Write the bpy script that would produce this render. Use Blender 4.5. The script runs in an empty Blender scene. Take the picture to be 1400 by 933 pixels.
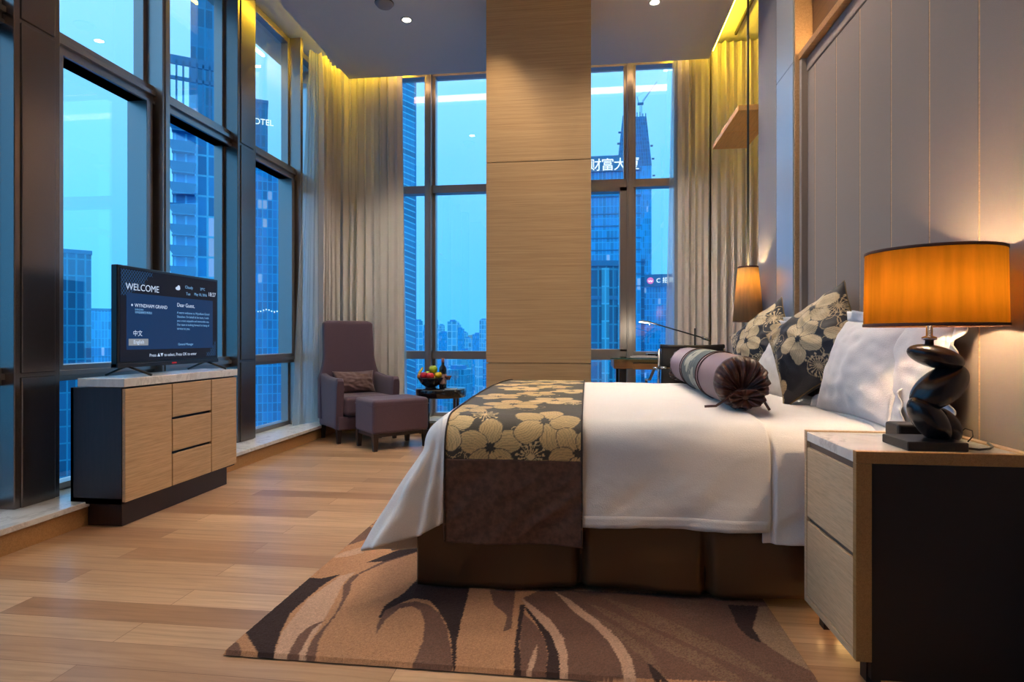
import bpy, math, random
import numpy as np
from mathutils import Vector, Matrix, Euler, noise
random.seed(7)
SC = bpy.context.scene
COL = SC.collection
PI = math.pi
def S(r, g, b):
    f = lambda c: (c/255/12.92) if c/255 <= .04045 else ((c/255+.055)/1.055)**2.4
    return (f(r), f(g), f(b), 1.0)

# ------------------------------------------------------------------ materials
def newmat(name):
    m = bpy.data.materials.new(name); m.use_nodes = True
    nt = m.node_tree; b = nt.nodes['Principled BSDF']
    return m, nt, b
def N(nt, t, **kw):
    n = nt.nodes.new(t)
    for k, v in kw.items():
        if k in n.inputs: n.inputs[k].default_value = v
        else: setattr(n, k, v)
    return n
def setp(b, **kw):
    al = dict(col='Base Color', rough='Roughness', metal='Metallic', spec='Specular IOR Level', coat='Coat Weight',
              coatr='Coat Roughness', sheen='Sheen Weight', emit='Emission Color', es='Emission Strength', trans='Transmission Weight', ior='IOR', sheenr='Sheen Roughness')
    for k, v in kw.items(): b.inputs[al[k]].default_value = v
def plain(name, col, rough=.5, **kw):
    m, nt, b = newmat(name); setp(b, col=col, rough=rough, **kw); return m
def emis(name, col, s):
    m, nt, b = newmat(name); setp(b, col=(0, 0, 0, 1), emit=col, es=s, rough=1.0); return m
def coords(nt, scale=(1, 1, 1), rot=(0, 0, 0), kind='Object'):
    tc = N(nt, 'ShaderNodeTexCoord'); mp = N(nt, 'ShaderNodeMapping')
    mp.inputs['Scale'].default_value = scale; mp.inputs['Rotation'].default_value = rot
    nt.links.new(tc.outputs[kind], mp.inputs['Vector']); return mp.outputs['Vector']
def ramp(nt, fac, stops):
    r = N(nt, 'ShaderNodeValToRGB'); e = r.color_ramp.elements
    e[0].position, e[0].color = stops[0]; e[1].position, e[1].color = stops[1]
    for p, c in stops[2:]:
        x = e.new(p); x.color = c
    nt.links.new(fac, r.inputs['Fac']); return r.outputs['Color']
def mix(nt, fac, a, b, mode='MIX'):
    m = N(nt, 'ShaderNodeMix', data_type='RGBA', blend_type=mode)
    for s, v in ((m.inputs[0], fac), (m.inputs[6], a), (m.inputs[7], b)):
        if isinstance(v, (int, float)): s.default_value = v
        elif isinstance(v, tuple): s.default_value = v
        else: nt.links.new(v, s)
    return m.outputs[2]
def bump(nt, b, h, strength=.2, dist=.01):
    n = N(nt, 'ShaderNodeBump'); n.inputs['Strength'].default_value = strength; n.inputs['Distance'].default_value = dist
    nt.links.new(h, n.inputs['Height']); nt.links.new(n.outputs[0], b.inputs['Normal'])
def wood(name, c1, c2, scale=(4, 60, 60), rough=.4, **kw):
    """fine straight veneer; the small scale runs along the grain"""
    m, nt, b = newmat(name)
    v = coords(nt, scale)
    n1 = N(nt, 'ShaderNodeTexNoise', Scale=1.0, Detail=5.0, Roughness=.65); nt.links.new(v, n1.inputs['Vector'])
    v2 = coords(nt, tuple(s*3.1 for s in scale))
    n2 = N(nt, 'ShaderNodeTexNoise', Scale=1.0, Detail=2.0); nt.links.new(v2, n2.inputs['Vector'])
    c = ramp(nt, n1.outputs[0], [(.3, c1), (.7, c2)])
    dk = ramp(nt, n2.outputs[0], [(.35, (.72, .70, .68, 1)), (.55, (1, 1, 1, 1))])
    nt.links.new(mix(nt, .6, c, dk, 'MULTIPLY'), b.inputs['Base Color'])
    setp(b, rough=rough, **kw); bump(nt, b, n1.outputs[0], .06, .004)
    return m
def fabric(name, col, rough=.85, weave=700, amt=.25, fold=0, **kw):
    m, nt, b = newmat(name)
    v = coords(nt); n = N(nt, 'ShaderNodeTexNoise', Scale=weave, Detail=2.0); nt.links.new(v, n.inputs['Vector'])
    c2 = tuple(min(1, x*(1+amt)) for x in col[:3])+(1,); c1 = tuple(x*(1-amt) for x in col[:3])+(1,)
    nt.links.new(ramp(nt, n.outputs[0], [(.35, c1), (.65, c2)]), b.inputs['Base Color'])
    setp(b, rough=rough, **kw); h = n.outputs[0]
    if fold:      # soft creases over the fine weave
        f1 = N(nt, 'ShaderNodeTexNoise', Scale=4.0, Detail=2.0, Roughness=.5); f1.inputs['Distortion'].default_value = .25; nt.links.new(coords(nt, (1, 1, 1.7)), f1.inputs['Vector'])
        f2 = N(nt, 'ShaderNodeMath', operation='MULTIPLY_ADD'); f2.inputs[1].default_value = fold; nt.links.new(f1.outputs[0], f2.inputs[0])
        f3 = N(nt, 'ShaderNodeMath', operation='MULTIPLY'); f3.inputs[1].default_value = .06; nt.links.new(h, f3.inputs[0]); nt.links.new(f3.outputs[0], f2.inputs[2])
        bump(nt, b, f2.outputs[0], .42, .035)
    else: bump(nt, b, h, .25, .002)
    return m
def glassy(name, tint, refl=1.0):
    m = bpy.data.materials.new(name); m.use_nodes = True; nt = m.node_tree; nt.nodes.clear()
    o = N(nt, 'ShaderNodeOutputMaterial'); t = N(nt, 'ShaderNodeBsdfTransparent', Color=tint)
    g = N(nt, 'ShaderNodeBsdfGlossy', Roughness=0.0); g.inputs['Color'].default_value = (refl, refl, refl, 1)
    lw = N(nt, 'ShaderNodeLayerWeight', Blend=.5)
    p = N(nt, 'ShaderNodeMath', operation='POWER'); p.inputs[1].default_value = 5.0
    a = N(nt, 'ShaderNodeMath', operation='MULTIPLY_ADD'); a.inputs[1].default_value = .88; a.inputs[2].default_value = .10
    x = N(nt, 'ShaderNodeMixShader')
    nt.links.new(lw.outputs['Facing'], p.inputs[0]); nt.links.new(p.outputs[0], a.inputs[0]); nt.links.new(a.outputs[0], x.inputs[0])
    nt.links.new(t.outputs[0], x.inputs[1]); nt.links.new(g.outputs[0], x.inputs[2]); nt.links.new(x.outputs[0], o.inputs['Surface'])
    return m
def translucent(name, col, tcol, f=.5, transp=0.0, bumpscale=None):
    m = bpy.data.materials.new(name); m.use_nodes = True; nt = m.node_tree; nt.nodes.clear()
    o = N(nt, 'ShaderNodeOutputMaterial'); d = N(nt, 'ShaderNodeBsdfDiffuse', Color=col); t = N(nt, 'ShaderNodeBsdfTranslucent', Color=tcol)
    x = N(nt, 'ShaderNodeMixShader'); x.inputs[0].default_value = f
    nt.links.new(d.outputs[0], x.inputs[1]); nt.links.new(t.outputs[0], x.inputs[2])
    if bumpscale:
        v = coords(nt, bumpscale); n = N(nt, 'ShaderNodeTexNoise', Scale=1.0, Detail=3.0); nt.links.new(v, n.inputs['Vector'])
        c = ramp(nt, n.outputs[0], [(.3, tuple(k*.72 for k in tcol[:3])+(1,)), (.7, tcol)]); nt.links.new(c, t.inputs['Color'])
    out = x.outputs[0]
    if transp:
        tr = N(nt, 'ShaderNodeBsdfTransparent'); y = N(nt, 'ShaderNodeMixShader'); y.inputs[0].default_value = transp
        nt.links.new(out, y.inputs[1]); nt.links.new(tr.outputs[0], y.inputs[2]); out = y.outputs[0]
    nt.links.new(out, o.inputs['Surface']); return m
def vcol(name, rough=.8, bscale=0, bstr=.3, var=0.0, **kw):
    m, nt, b = newmat(name)
    a = N(nt, 'ShaderNodeVertexColor'); a.layer_name = 'Col'
    c = a.outputs['Color']
    if bscale:
        v = coords(nt); n = N(nt, 'ShaderNodeTexNoise', Scale=bscale, Detail=3.0); nt.links.new(v, n.inputs['Vector'])
        bump(nt, b, n.outputs[0], bstr, .004)
        if var:
            c = mix(nt, 1.0, c, ramp(nt, n.outputs[0], [(.3, (1-var,)*3+(1,)), (.7, (1+var,)*3+(1,))]), 'MULTIPLY')
    nt.links.new(c, b.inputs['Base Color']); setp(b, rough=rough, **kw); return m
def facade(name, glass, frame, lit=.985, floor=3.6, bay=1.6, rough=.25, diag=0.0):
    m, nt, b = newmat(name)
    tc = N(nt, 'ShaderNodeTexCoord'); sx = N(nt, 'ShaderNodeSeparateXYZ'); nt.links.new(tc.outputs['Object'], sx.inputs[0])
    ad = N(nt, 'ShaderNodeMath', operation='ADD'); nt.links.new(sx.outputs[0], ad.inputs[0]); nt.links.new(sx.outputs[1], ad.inputs[1])
    zz = N(nt, 'ShaderNodeMath', operation='MULTIPLY_ADD'); zz.inputs[1].default_value = diag
    nt.links.new(ad.outputs[0], zz.inputs[0]); nt.links.new(sx.outputs[2], zz.inputs[2])
    cb = N(nt, 'ShaderNodeCombineXYZ'); nt.links.new(ad.outputs[0], cb.inputs[0]); nt.links.new(zz.outputs[0], cb.inputs[1])
    br = N(nt, 'ShaderNodeTexBrick', offset=0.0, Scale=1.0); br.inputs['Brick Width'].default_value = bay; br.inputs['Row Height'].default_value = floor
    br.inputs['Mortar Size'].default_value = min(floor, bay)*.11; br.inputs['Mortar Smooth'].default_value = .2
    g2 = tuple(x*.62 for x in glass[:3])+(1,)
    br.inputs['Color1'].default_value = glass; br.inputs['Color2'].default_value = g2; br.inputs['Mortar'].default_value = frame
    nt.links.new(cb.outputs[0], br.inputs['Vector']); nt.links.new(br.outputs['Color'], b.inputs['Base Color'])
    # a few lit windows
    fx = N(nt, 'ShaderNodeVectorMath', operation='DIVIDE'); fx.inputs[1].default_value = (bay, floor, 1); nt.links.new(cb.outputs[0], fx.inputs[0])
    fl = N(nt, 'ShaderNodeVectorMath', operation='FLOOR'); nt.links.new(fx.outputs[0], fl.inputs[0])
    wn = N(nt, 'ShaderNodeTexWhiteNoise', noise_dimensions='3D'); nt.links.new(fl.outputs[0], wn.inputs['Vector'])
    gt = N(nt, 'ShaderNodeMath', operation='GREATER_THAN'); gt.inputs[1].default_value = lit; nt.links.new(wn.outputs['Value'], gt.inputs[0])
    inv = N(nt, 'ShaderNodeMath', operation='SUBTRACT'); inv.inputs[0].default_value = 1.0; nt.links.new(br.outputs['Fac'], inv.inputs[1])
    mu = N(nt, 'ShaderNodeMath', operation='MULTIPLY'); nt.links.new(gt.outputs[0], mu.inputs[0]); nt.links.new(inv.outputs[0], mu.inputs[1])
    m3 = N(nt, 'ShaderNodeMath', operation='MULTIPLY'); m3.inputs[1].default_value = .22; nt.links.new(mu.outputs[0], m3.inputs[0])
    nt.links.new(m3.outputs[0], b.inputs['Emission Strength']); setp(b, emit=(.75, .95, 1, 1), rough=rough)
    return m

# ------------------------------------------------------------------ meshes
class MB:
    def __init__(s): s.v = []; s.f = []; s.sm = []
    def add(s, vs, fs, smooth=False):
        o = len(s.v); s.v += [tuple(p) for p in vs]
        for f in fs: s.f.append([i+o for i in f]); s.sm.append(smooth)
        return s
    def box(s, x0, x1, y0, y1, z0, z1):
        return s.add([(x, y, z) for z in (z0, z1) for y in (y0, y1) for x in (x0, x1)],
                     [(0, 2, 3, 1), (4, 5, 7, 6), (0, 1, 5, 4), (2, 6, 7, 3), (0, 4, 6, 2), (1, 3, 7, 5)])
    def frustum(s, r0, r1):   # two rects (x0,x1,y0,y1,z)
        a, b = r0, r1
        return s.add([(a[0], a[2], a[4]), (a[1], a[2], a[4]), (a[0], a[3], a[4]), (a[1], a[3], a[4]), (b[0], b[2], b[4]), (b[1], b[2], b[4]), (b[0], b[3], b[4]), (b[1], b[3], b[4])],
                     [(0, 2, 3, 1), (4, 5, 7, 6), (0, 1, 5, 4), (2, 6, 7, 3), (0, 4, 6, 2), (1, 3, 7, 5)])
    def grid(s, fn, nu, nv, closeu=False, smooth=True):
        vs = [fn(i/(nu-(0 if closeu else 1)), j/(nv-1)) for j in range(nv) for i in range(nu)]
        fs = []
        for j in range(nv-1):
            for i in range(nu if closeu else nu-1):
                k = (i+1) % nu
                fs.append((j*nu+i, j*nu+k, (j+1)*nu+k, (j+1)*nu+i))
        return s.add(vs, fs, smooth)
    def lathe(s, prof, c=(0, 0, 0), n=32, cap=True, smooth=True):
        vs = []; fs = []; m = len(prof)
        for r, z in prof:
            for i in range(n):
                a = 2*PI*i/n; vs.append((c[0]+r*math.cos(a), c[1]+r*math.sin(a), c[2]+z))
        for j in range(m-1):
            for i in range(n):
                k = (i+1) % n; fs.append((j*n+i, j*n+k, (j+1)*n+k, (j+1)*n+i))
        s.add(vs, fs, smooth)
        if cap:
            o = len(s.v)-m*n
            s.f.append([o+i for i in range(n)][::-1]); s.sm.append(False)
            s.f.append([o+(m-1)*n+i for i in range(n)]); s.sm.append(False)
        return s
    def tube(s, pts, r, n=10, cap=True):
        pts = [Vector(p) for p in pts]; m = len(pts); vs = []; fs = []
        up = Vector((0, 0, 1))
        for j, p in enumerate(pts):
            d = (pts[min(j+1, m-1)]-pts[max(j-1, 0)]).normalized()
            a = d.cross(up)
            if a.length < 1e-3: a = d.cross(Vector((1, 0, 0)))
            a.normalize(); b = d.cross(a); rr = r[j] if isinstance(r, (list, tuple)) else r
            for i in range(n):
                t = 2*PI*i/n; vs.append(p+a*rr*math.cos(t)+b*rr*math.sin(t))
        for j in range(m-1):
            for i in range(n):
                k = (i+1) % n; fs.append((j*n+i, j*n+k, (j+1)*n+k, (j+1)*n+i))
        s.add(vs, fs, True)
        if cap:
            o = len(s.v)-m*n
            s.f.append([o+i for i in range(n)][::-1]); s.sm.append(False)
            s.f.append([o+(m-1)*n+i for i in range(n)]); s.sm.append(False)
        return s
    def ellipsoid(s, c, r, rot=(0, 0, 0), nu=36, nv=20, e=1.0):
        R = Euler(rot).to_matrix(); c = Vector(c)
        def fn(u, v):
            t = 2*PI*u; p = PI*(v-.5)
            q = Vector((r[0]*math.cos(p)*math.cos(t), r[1]*math.cos(p)*math.sin(t), r[2]*math.sin(p)))
            return c+R@q
        return s.grid(fn, nu, nv, True)
    def prism(s, poly, z0, z1, smooth=False):
        n = len(poly); vs = [(x, y, z0) for x, y in poly]+[(x, y, z1) for x, y in poly]
        fs = [list(range(n))[::-1], list(range(n, 2*n))]+[(i, (i+1) % n, n+(i+1) % n, n+i) for i in range(n)]
        return s.add(vs, fs, smooth)
    def xf(s, M, start=0):
        for i in range(start, len(s.v)): s.v[i] = tuple(M@Vector(s.v[i]))
        return s
BASE = {}
def build(name, mb, mat, parent=None, bevel=0, seg=2, local=False, sub=0, solid=0, weld=False):
    """one mesh object; vertices given in world space unless local"""
    me = bpy.data.meshes.new(name)
    off = Vector((0, 0, 0)) if (local or parent is None) else Vector(BASE.get(parent.name, (0, 0, 0)))
    me.from_pydata([(p[0]-off[0], p[1]-off[1], p[2]-off[2]) for p in mb.v], [], mb.f)
    me.polygons.foreach_set('use_smooth', mb.sm); me.update()
    o = bpy.data.objects.new(name, me); COL.objects.link(o)
    if mat: me.materials.append(mat)
    if parent is not None:
        o.parent = parent; BASE[o.name] = BASE.get(parent.name, (0, 0, 0))
    if weld: o.modifiers.new('weld', 'WELD').merge_threshold = .0004
    if solid:
        m = o.modifiers.new('solid', 'SOLIDIFY'); m.thickness = solid; m.offset = -1
    if bevel:
        m = o.modifiers.new('bevel', 'BEVEL'); m.width = bevel; m.segments = seg; m.limit_method = 'ANGLE'; m.angle_limit = .6; m.use_clamp_overlap = True
    if sub:
        m = o.modifiers.new('sub', 'SUBSURF'); m.levels = sub; m.render_levels = sub
    return o
def tag(o, label, cat=None, group=None, kind=None):
    o['label'] = label
    if cat: o['category'] = cat
    if group: o['group'] = group
    if kind: o['kind'] = kind
    return o
def thing(name, label, cat, loc=(0, 0, 0), rz=0, group=None):
    o = bpy.data.objects.new(name, None); COL.objects.link(o); o.empty_display_size = .05
    o.location = loc; o.rotation_euler = (0, 0, rz); BASE[o.name] = tuple(loc)
    return tag(o, label, cat, group)
def single(name, mb, mat, label, cat, group=None, loc=None, **kw):
    """a thing that is one mesh; world vertices, origin moved to loc"""
    if loc is None: loc = (0, 0, 0)
    mb.v = [(p[0]-loc[0], p[1]-loc[1], p[2]-loc[2]) for p in mb.v]
    o = build(name, mb, mat, None, local=True, **kw); o.location = loc; BASE[o.name] = tuple(loc)
    return tag(o, label, cat, group)
def struct(name, mb, mat, parent=None, label=None, **kw):
    o = build(name, mb, mat, parent, **kw)
    if parent is None: o['kind'] = 'structure'
    if label: o['label'] = label
    return o
def setcol(o, cols):
    a = o.data.color_attributes.new('Col', 'FLOAT_COLOR', 'POINT')
    c = np.ones((len(cols), 4), dtype=np.float32); c[:, :3] = cols; a.data.foreach_set('color', c.ravel())
def text(name, s, mat, size, M, parent=None, extrude=.001, ax='LEFT', xs=1.0, label=None, local=False):
    cu = bpy.data.curves.new(name, 'FONT'); cu.body = s; cu.size = size; cu.extrude = extrude; cu.align_x = ax
    t = bpy.data.objects.new(name+'_tmp', cu); COL.objects.link(t)
    bpy.context.view_layer.update()
    me = bpy.data.meshes.new_from_object(t.evaluated_get(bpy.context.evaluated_depsgraph_get()))
    bpy.data.objects.remove(t); me.name = name
    off = Vector(BASE.get(parent.name, (0, 0, 0))) if (parent is not None and not local) else Vector((0, 0, 0))
    me.transform(Matrix.Translation(-off)@M@Matrix.Diagonal((xs, 1, 1, 1)))
    me.materials.clear(); me.materials.append(mat)
    o = bpy.data.objects.new(name, me); COL.objects.link(o)
    if parent is not None: o.parent = parent; BASE[o.name] = BASE.get(parent.name, (0, 0, 0))
    if label: o['label'] = label
    return o

# palette
M_FRAME = plain('window_metal', S(168, 160, 156), .32, metal=.88)
M_PILLAR = plain('pillar_metal', S(132, 122, 118), .26, metal=.9)
M_GLASS = glassy('window_glass', (.93, .98, 1, 1), 1.0)
M_CEIL = plain('ceiling_paint', S(240, 240, 240), .75)
M_WALL = plain('wall_paint', S(150, 130, 108), .8)
M_COLUMN = wood('column_veneer', S(182, 150, 110), S(204, 174, 132), (1.2, 6, 130), .34)
M_OAK = wood('oak_veneer', S(196, 158, 116), S(216, 180, 138), (60, 3, 90), .42)
M_OAKX = wood('oak_veneer_cross', S(208, 176, 138), S(226, 196, 160), (90, 5, 90), .42)
M_OAKD = wood('oak_edge', S(172, 128, 80), S(190, 146, 96), (3, 60, 60), .4)
M_DARKWOOD = wood('dark_wood', S(32, 22, 24), S(44, 30, 32), (40, 4, 4), .4)
M_DARK = plain('dark_lacquer', S(24, 15, 16), .5)
M_BLACK = plain('black_plastic', S(14, 14, 16), .3)
M_CHROME = plain('chrome', S(210, 210, 212), .15, metal=1.0)
M_TAUPE = fabric('wall_fabric', S(152, 140, 132), .8, 500, .08)
M_LINEN = fabric('white_linen', S(236, 233, 233), .8, 260, .03, fold=1.0)
M_SATIN = plain('brown_satin', S(84, 58, 36), .28)
M_VELVET = fabric('brown_velvet', S(90, 62, 48), .7, 46, .3, sheen=.12)
M_CURTAIN = translucent('curtain_fabric', S(232, 224, 218), S(215, 205, 190), .06)
M_SHEER = translucent('sheer_fabric', S(225, 228, 225), S(215, 225, 228), .5, .45)
M_CHAIR = fabric('aubergine_fabric', S(86, 66, 82), .85, 420, .25, sheen=.2)
M_CUSH = fabric('mauve_fabric', S(112, 86, 86), .85, 420, .25, sheen=.3)
M_LED = emis('led_strip_glow', (1.0, .66, .03, 1), 44.0)
def marble(name):
    m, nt, b = newmat(name); v = coords(nt, (3, 3, 3))
    w = N(nt, 'ShaderNodeTexNoise', Scale=1.2, Detail=8.0, Roughness=.7); w.inputs['Distortion'].default_value = 1.6; nt.links.new(v, w.inputs['Vector'])
    nt.links.new(ramp(nt, w.outputs[0], [(.36, S(222, 218, 214)), (.5, S(236, 232, 228)), (.56, S(208, 204, 200)), (.62, S(234, 230, 226))]), b.inputs['Base Color'])
    setp(b, rough=.18); return m
M_MARBLE = marble('white_marble')
def floor_mat():
    m, nt, b = newmat('oak_plank_floor')
    v = coords(nt)
    br = N(nt, 'ShaderNodeTexBrick', offset=.37, offset_frequency=2, squash=1.0, Scale=1.0)
    br.inputs['Brick Width'].default_value = 1.55; br.inputs['Row Height'].default_value = .138; br.inputs['Mortar Size'].default_value = .0012
    br.inputs['Mortar Smooth'].default_value = .1; br.inputs['Bias'].default_value = 0.0
    br.inputs['Color1'].default_value = S(208, 172, 136); br.inputs['Color2'].default_value = S(162, 122, 90); br.inputs['Mortar'].default_value = S(128, 88, 56)
    nt.links.new(v, br.inputs['Vector'])
    # grain
    v2 = coords(nt, (2.2, 22, 1)); ofs = N(nt, 'ShaderNodeVectorMath', operation='ADD'); nt.links.new(v2, ofs.inputs[0])
    sc = N(nt, 'ShaderNodeVectorMath', operation='SCALE'); sc.inputs['Scale'].default_value = 40.0; nt.links.new(br.outputs['Color'], sc.inputs[0]); nt.links.new(sc.outputs[0], ofs.inputs[1])
    n1 = N(nt, 'ShaderNodeTexNoise', Scale=1.0, Detail=6.0, Roughness=.6); n1.inputs['Distortion'].default_value = .8; nt.links.new(ofs.outputs[0], n1.inputs['Vector'])
    wv = N(nt, 'ShaderNodeTexWave', wave_type='RINGS', Scale=1.3, Distortion=7.0); wv.inputs['Detail'].default_value = 3.0; wv.inputs['Detail Scale'].default_value = 1.2
    v3 = N(nt, 'ShaderNodeVectorMath', operation='MULTIPLY'); v3.inputs[1].default_value = (.5, .34, 1); nt.links.new(ofs.outputs[0], v3.inputs[0]); nt.links.new(v3.outputs[0], wv.inputs['Vector'])
    g1 = ramp(nt, n1.outputs[0], [(.25, (.74, .70, .66, 1)), (.6, (1.06, 1.05, 1.04, 1))])
    g2 = ramp(nt, wv.outputs[0], [(.0, (.86, .83, .80, 1)), (.35, (1, 1, 1, 1))])
    c = mix(nt, .9, br.outputs['Color'], g1, 'MULTIPLY'); c = mix(nt, .7, c, g2, 'MULTIPLY')
    nt.links.new(c, b.inputs['Base Color'])
    setp(b, rough=.3, spec=.5)
    bump(nt, b, n1.outputs[0], .05, .003)
    return m
M_FLOOR = floor_mat()

# ------------------------------------------------------------------ camera + world
F_PX = 820.0; TH = math.atan(103/F_PX)
cam = bpy.data.objects.new('camera', bpy.data.cameras.new('camera')); COL.objects.link(cam)
cam.location = (0, 0, 1.0); cam.rotation_euler = (PI/2, 0, TH)
cam.data.sensor_width = 36; cam.data.lens = F_PX*36/1400; cam.data.shift_y = -3.5/1400; cam.data.clip_end = 9000; cam.data.clip_start = .02
SC.camera = cam
w = bpy.data.worlds.new('dusk_sky'); SC.world = w; w.use_nodes = True
nt = w.node_tree; bg = nt.nodes['Background']
tc = N(nt, 'ShaderNodeTexCoord'); sx = N(nt, 'ShaderNodeSeparateXYZ'); nt.links.new(tc.outputs['Generated'], sx.inputs[0])
nz = N(nt, 'ShaderNodeTexNoise', Scale=2.2, Detail=3.0); mpn = N(nt, 'ShaderNodeMapping'); mpn.inputs['Scale'].default_value = (1, 1, 3.5)
nt.links.new(tc.outputs['Generated'], mpn.inputs[0]); nt.links.new(mpn.outputs[0], nz.inputs['Vector'])
a1 = N(nt, 'ShaderNodeMath', operation='MULTIPLY_ADD'); a1.inputs[1].default_value = .10; a1.inputs[2].default_value = -.05; nt.links.new(nz.outputs[0], a1.inputs[0])
a2 = N(nt, 'ShaderNodeMath', operation='ADD'); nt.links.new(sx.outputs[2], a2.inputs[0]); nt.links.new(a1.outputs[0], a2.inputs[1])
a3 = N(nt, 'ShaderNodeMath', operation='MULTIPLY_ADD'); a3.inputs[1].default_value = .5; a3.inputs[2].default_value = .5; nt.links.new(a2.outputs[0], a3.inputs[0])
sky = ramp(nt, a3.outputs[0], [(.40, (.02, .09, .18, 1)), (.50, (.065, .39, .80, 1)), (.56, (.09, .42, .84, 1)), (.64, (.14, .47, .88, 1)), (.72, (.22, .56, .95, 1)), (.86, (.75, .92, 1.0, 1)), (1.0, (.95, 1.0, 1.0, 1))])
nt.links.new(sky, bg.inputs['Color']); bg.inputs['Strength'].default_value = 1.4

# ------------------------------------------------------------------ the room shell
ZC, ZH = 3.8, 4.05
struct('floor', MB().box(-2.70, 2.1, -2.2, 6.24, -.08, 0), M_FLOOR)
cb = MB().box(-2.55, 1.21, -2.2, 6.2, ZC, ZC+.05).box(-2.55, 1.21, 6.185, 6.2, ZC+.05, ZC+.13)
cb.box(1.21, 1.9, -2.2, 4.36, ZC, ZC+.05)
struct('ceiling', cb, M_CEIL)
struct('ceiling_cove', MB().box(-3.4, 2.2, -2.3, 6.95, ZH, ZH+.1), M_CEIL)
struct('wall_right', MB().box(1.303, 1.6, -2.2, 4.36, 0, ZH), M_WALL)
struct('wall_alcove', MB().box(1.95, 2.15, 4.2, 6.95, 0, ZH), M_WALL)
struct('wall_front', MB().box(-3.4, 2.15, -2.35, -2.2, 0, ZH), M_WALL)
struct('wall_back', MB().box(1.02, 2.15, 6.5, 6.8, 0, ZH), M_WALL)
# wood clad column with shadow joints between its panels
cm = MB().box(-.79, .014, 4.764, 5.46, 0, ZC)
for z0, z1 in ((0, .80), (.806, 2.407), (2.413, 3.8)): cm.box(-.805, .029, 4.75, 5.48, z0, z1)
struct('column', cm, M_COLUMN)

# window wall on the left: sill, pillars, mullions, glazed bays
struct('trim_1', MB().box(-3.25, -2.645, -2.2, 6.75, .1, .13), M_MARBLE, bevel=.004)
struct('trim_2', MB().box(-2.66, 1.95, 6.185, 6.75, .1, .13), M_MARBLE, bevel=.004)
struct('baseboard_left', MB().box(-2.70, -2.66, -2.2, 6.2, 0, .1), M_OAKD)
struct('baseboard_back', MB().box(-2.66, 1.95, 6.2, 6.24, 0, .1), M_OAKD)
struct('wall_below_sill', MB().box(-3.3, -2.69, -2.2, 6.8, -.4, .099).box(-2.7, 2.15, 6.235, 6.8, -.4, .099), M_WALL)
XG = -3.06
pil = [(-1.22, -.955), (.74, 1.005), (2.70, 2.965), (4.66, 4.93)]
mul = [(-.16, -.085), (1.80, 1.875), (3.77, 3.845), (5.76, 5.81)]
for k, (a, b) in enumerate(pil):
    m = MB().box(-3.075, -2.88, a, b, .13, ZH)
    m.box(-3.075, -2.872, a+.035, b-.035, .13, .80); m.box(-3.075, -2.872, a+.035, b-.035, .82, 2.62); m.box(-3.075, -2.872, a+.035, b-.035, 2.64, ZH)
    struct('pillar_left', m, M_PILLAR, bevel=.004)
for k, (a, b) in enumerate(mul):
    m = MB().box(-3.075, -2.88, a, b, .13, ZH); m.box(-3.075, -2.872, a+.02, b-.02, .13, ZH)
    struct('trim_mullion', m, M_FRAME, bevel=.003)
edges = sorted(pil+mul); bays = [(edges[i][1], edges[i+1][0]) for i in range(len(edges)-1)]+[(5.81, 6.52)]
wn = 0
for a, b in bays:
    wn += 1
    f = MB()
    f.box(-3.075, -2.95, a, b, 2.60, 2.73); f.box(-3.075, -2.925, a, b, 2.655, 2.685); f.box(-3.075, -2.935, a, b, 2.60, 2.62)   # transom with grooves
    f.box(-3.075, -2.95, a, b, .76, .85); f.box(-3.075, -2.93, a, b, .79, .82)
    f.box(-3.075, -3.0, a, b, .13, .17); f.box(-3.075, -3.0, a, b, 3.99, ZH)
    for y0, y1 in ((a, a+.03), (b-.03, b)): f.box(-3.075, -3.0, y0, y1, .17, 3.99)
    if abs(a-2.965) < .01 or abs(a-4.93) < .01:     # opening sash
        for y0, y1 in ((a+.03, a+.075), (b-.085, b-.03)): f.box(-3.075, -2.93, y0, y1, .85, 2.60)
    fr = struct('window_%d' % wn, f, M_FRAME, bevel=.002)
    for z0, z1 in ((.17, .76), (.85, 2.60), (2.73, 3.99)):
        build('pane', MB().box(XG-.008, XG, a+.025, b-.025, z0-.005, z1+.005), M_GLASS, fr)
# window wall at the back
mulb = [(-1.784, -1.717), (-.66, -.59), (.418, .487), (.95, 1.02)]
for a, b in mulb:
    m = MB().box(a, b, 6.47, 6.64, .13, ZH); m.box(a+.015, b-.015, 6.462, 6.63, .13, ZH)
    struct('trim_mullion', m, M_FRAME, bevel=.003)
for a, b in [(-3.0, -1.784), (-1.717, -.66), (-.59, .418), (.487, .95)]:
    wn += 1; f = MB()
    f.box(a, b, 6.52, 6.64, 2.62, 2.705); f.box(a, b, 6.52, 6.64, .77, .86)
    f.box(a, b, 6.56, 6.64, .13, .17); f.box(a, b, 6.54, 6.64, 3.93, ZH)
    for x0, x1 in ((a, a+.03), (b-.03, b)): f.box(x0, x1, 6.56, 6.64, .17, 3.99)
    if a == -.59:
        f.box(b-.075, b, 6.50, 6.64, .86, 2.62); f.box(a, b, 6.50, 6.64, 2.575, 2.705); f.box(a, b, 6.50, 6.64, .77, .885)
    fr = struct('window_%d' % wn, f, M_FRAME, bevel=.002)
    for z0, z1 in ((.17, .77), (.86, 2.62), (2.705, 3.93)):
        build('pane', MB().box(a+.02, b-.02, 6.62, 6.628, z0-.005, z1+.005), M_GLASS, fr)
struct('wall_corner', MB().box(-3.4, -2.95, 6.5, 6.9, 0, ZH), M_FRAME)

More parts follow.
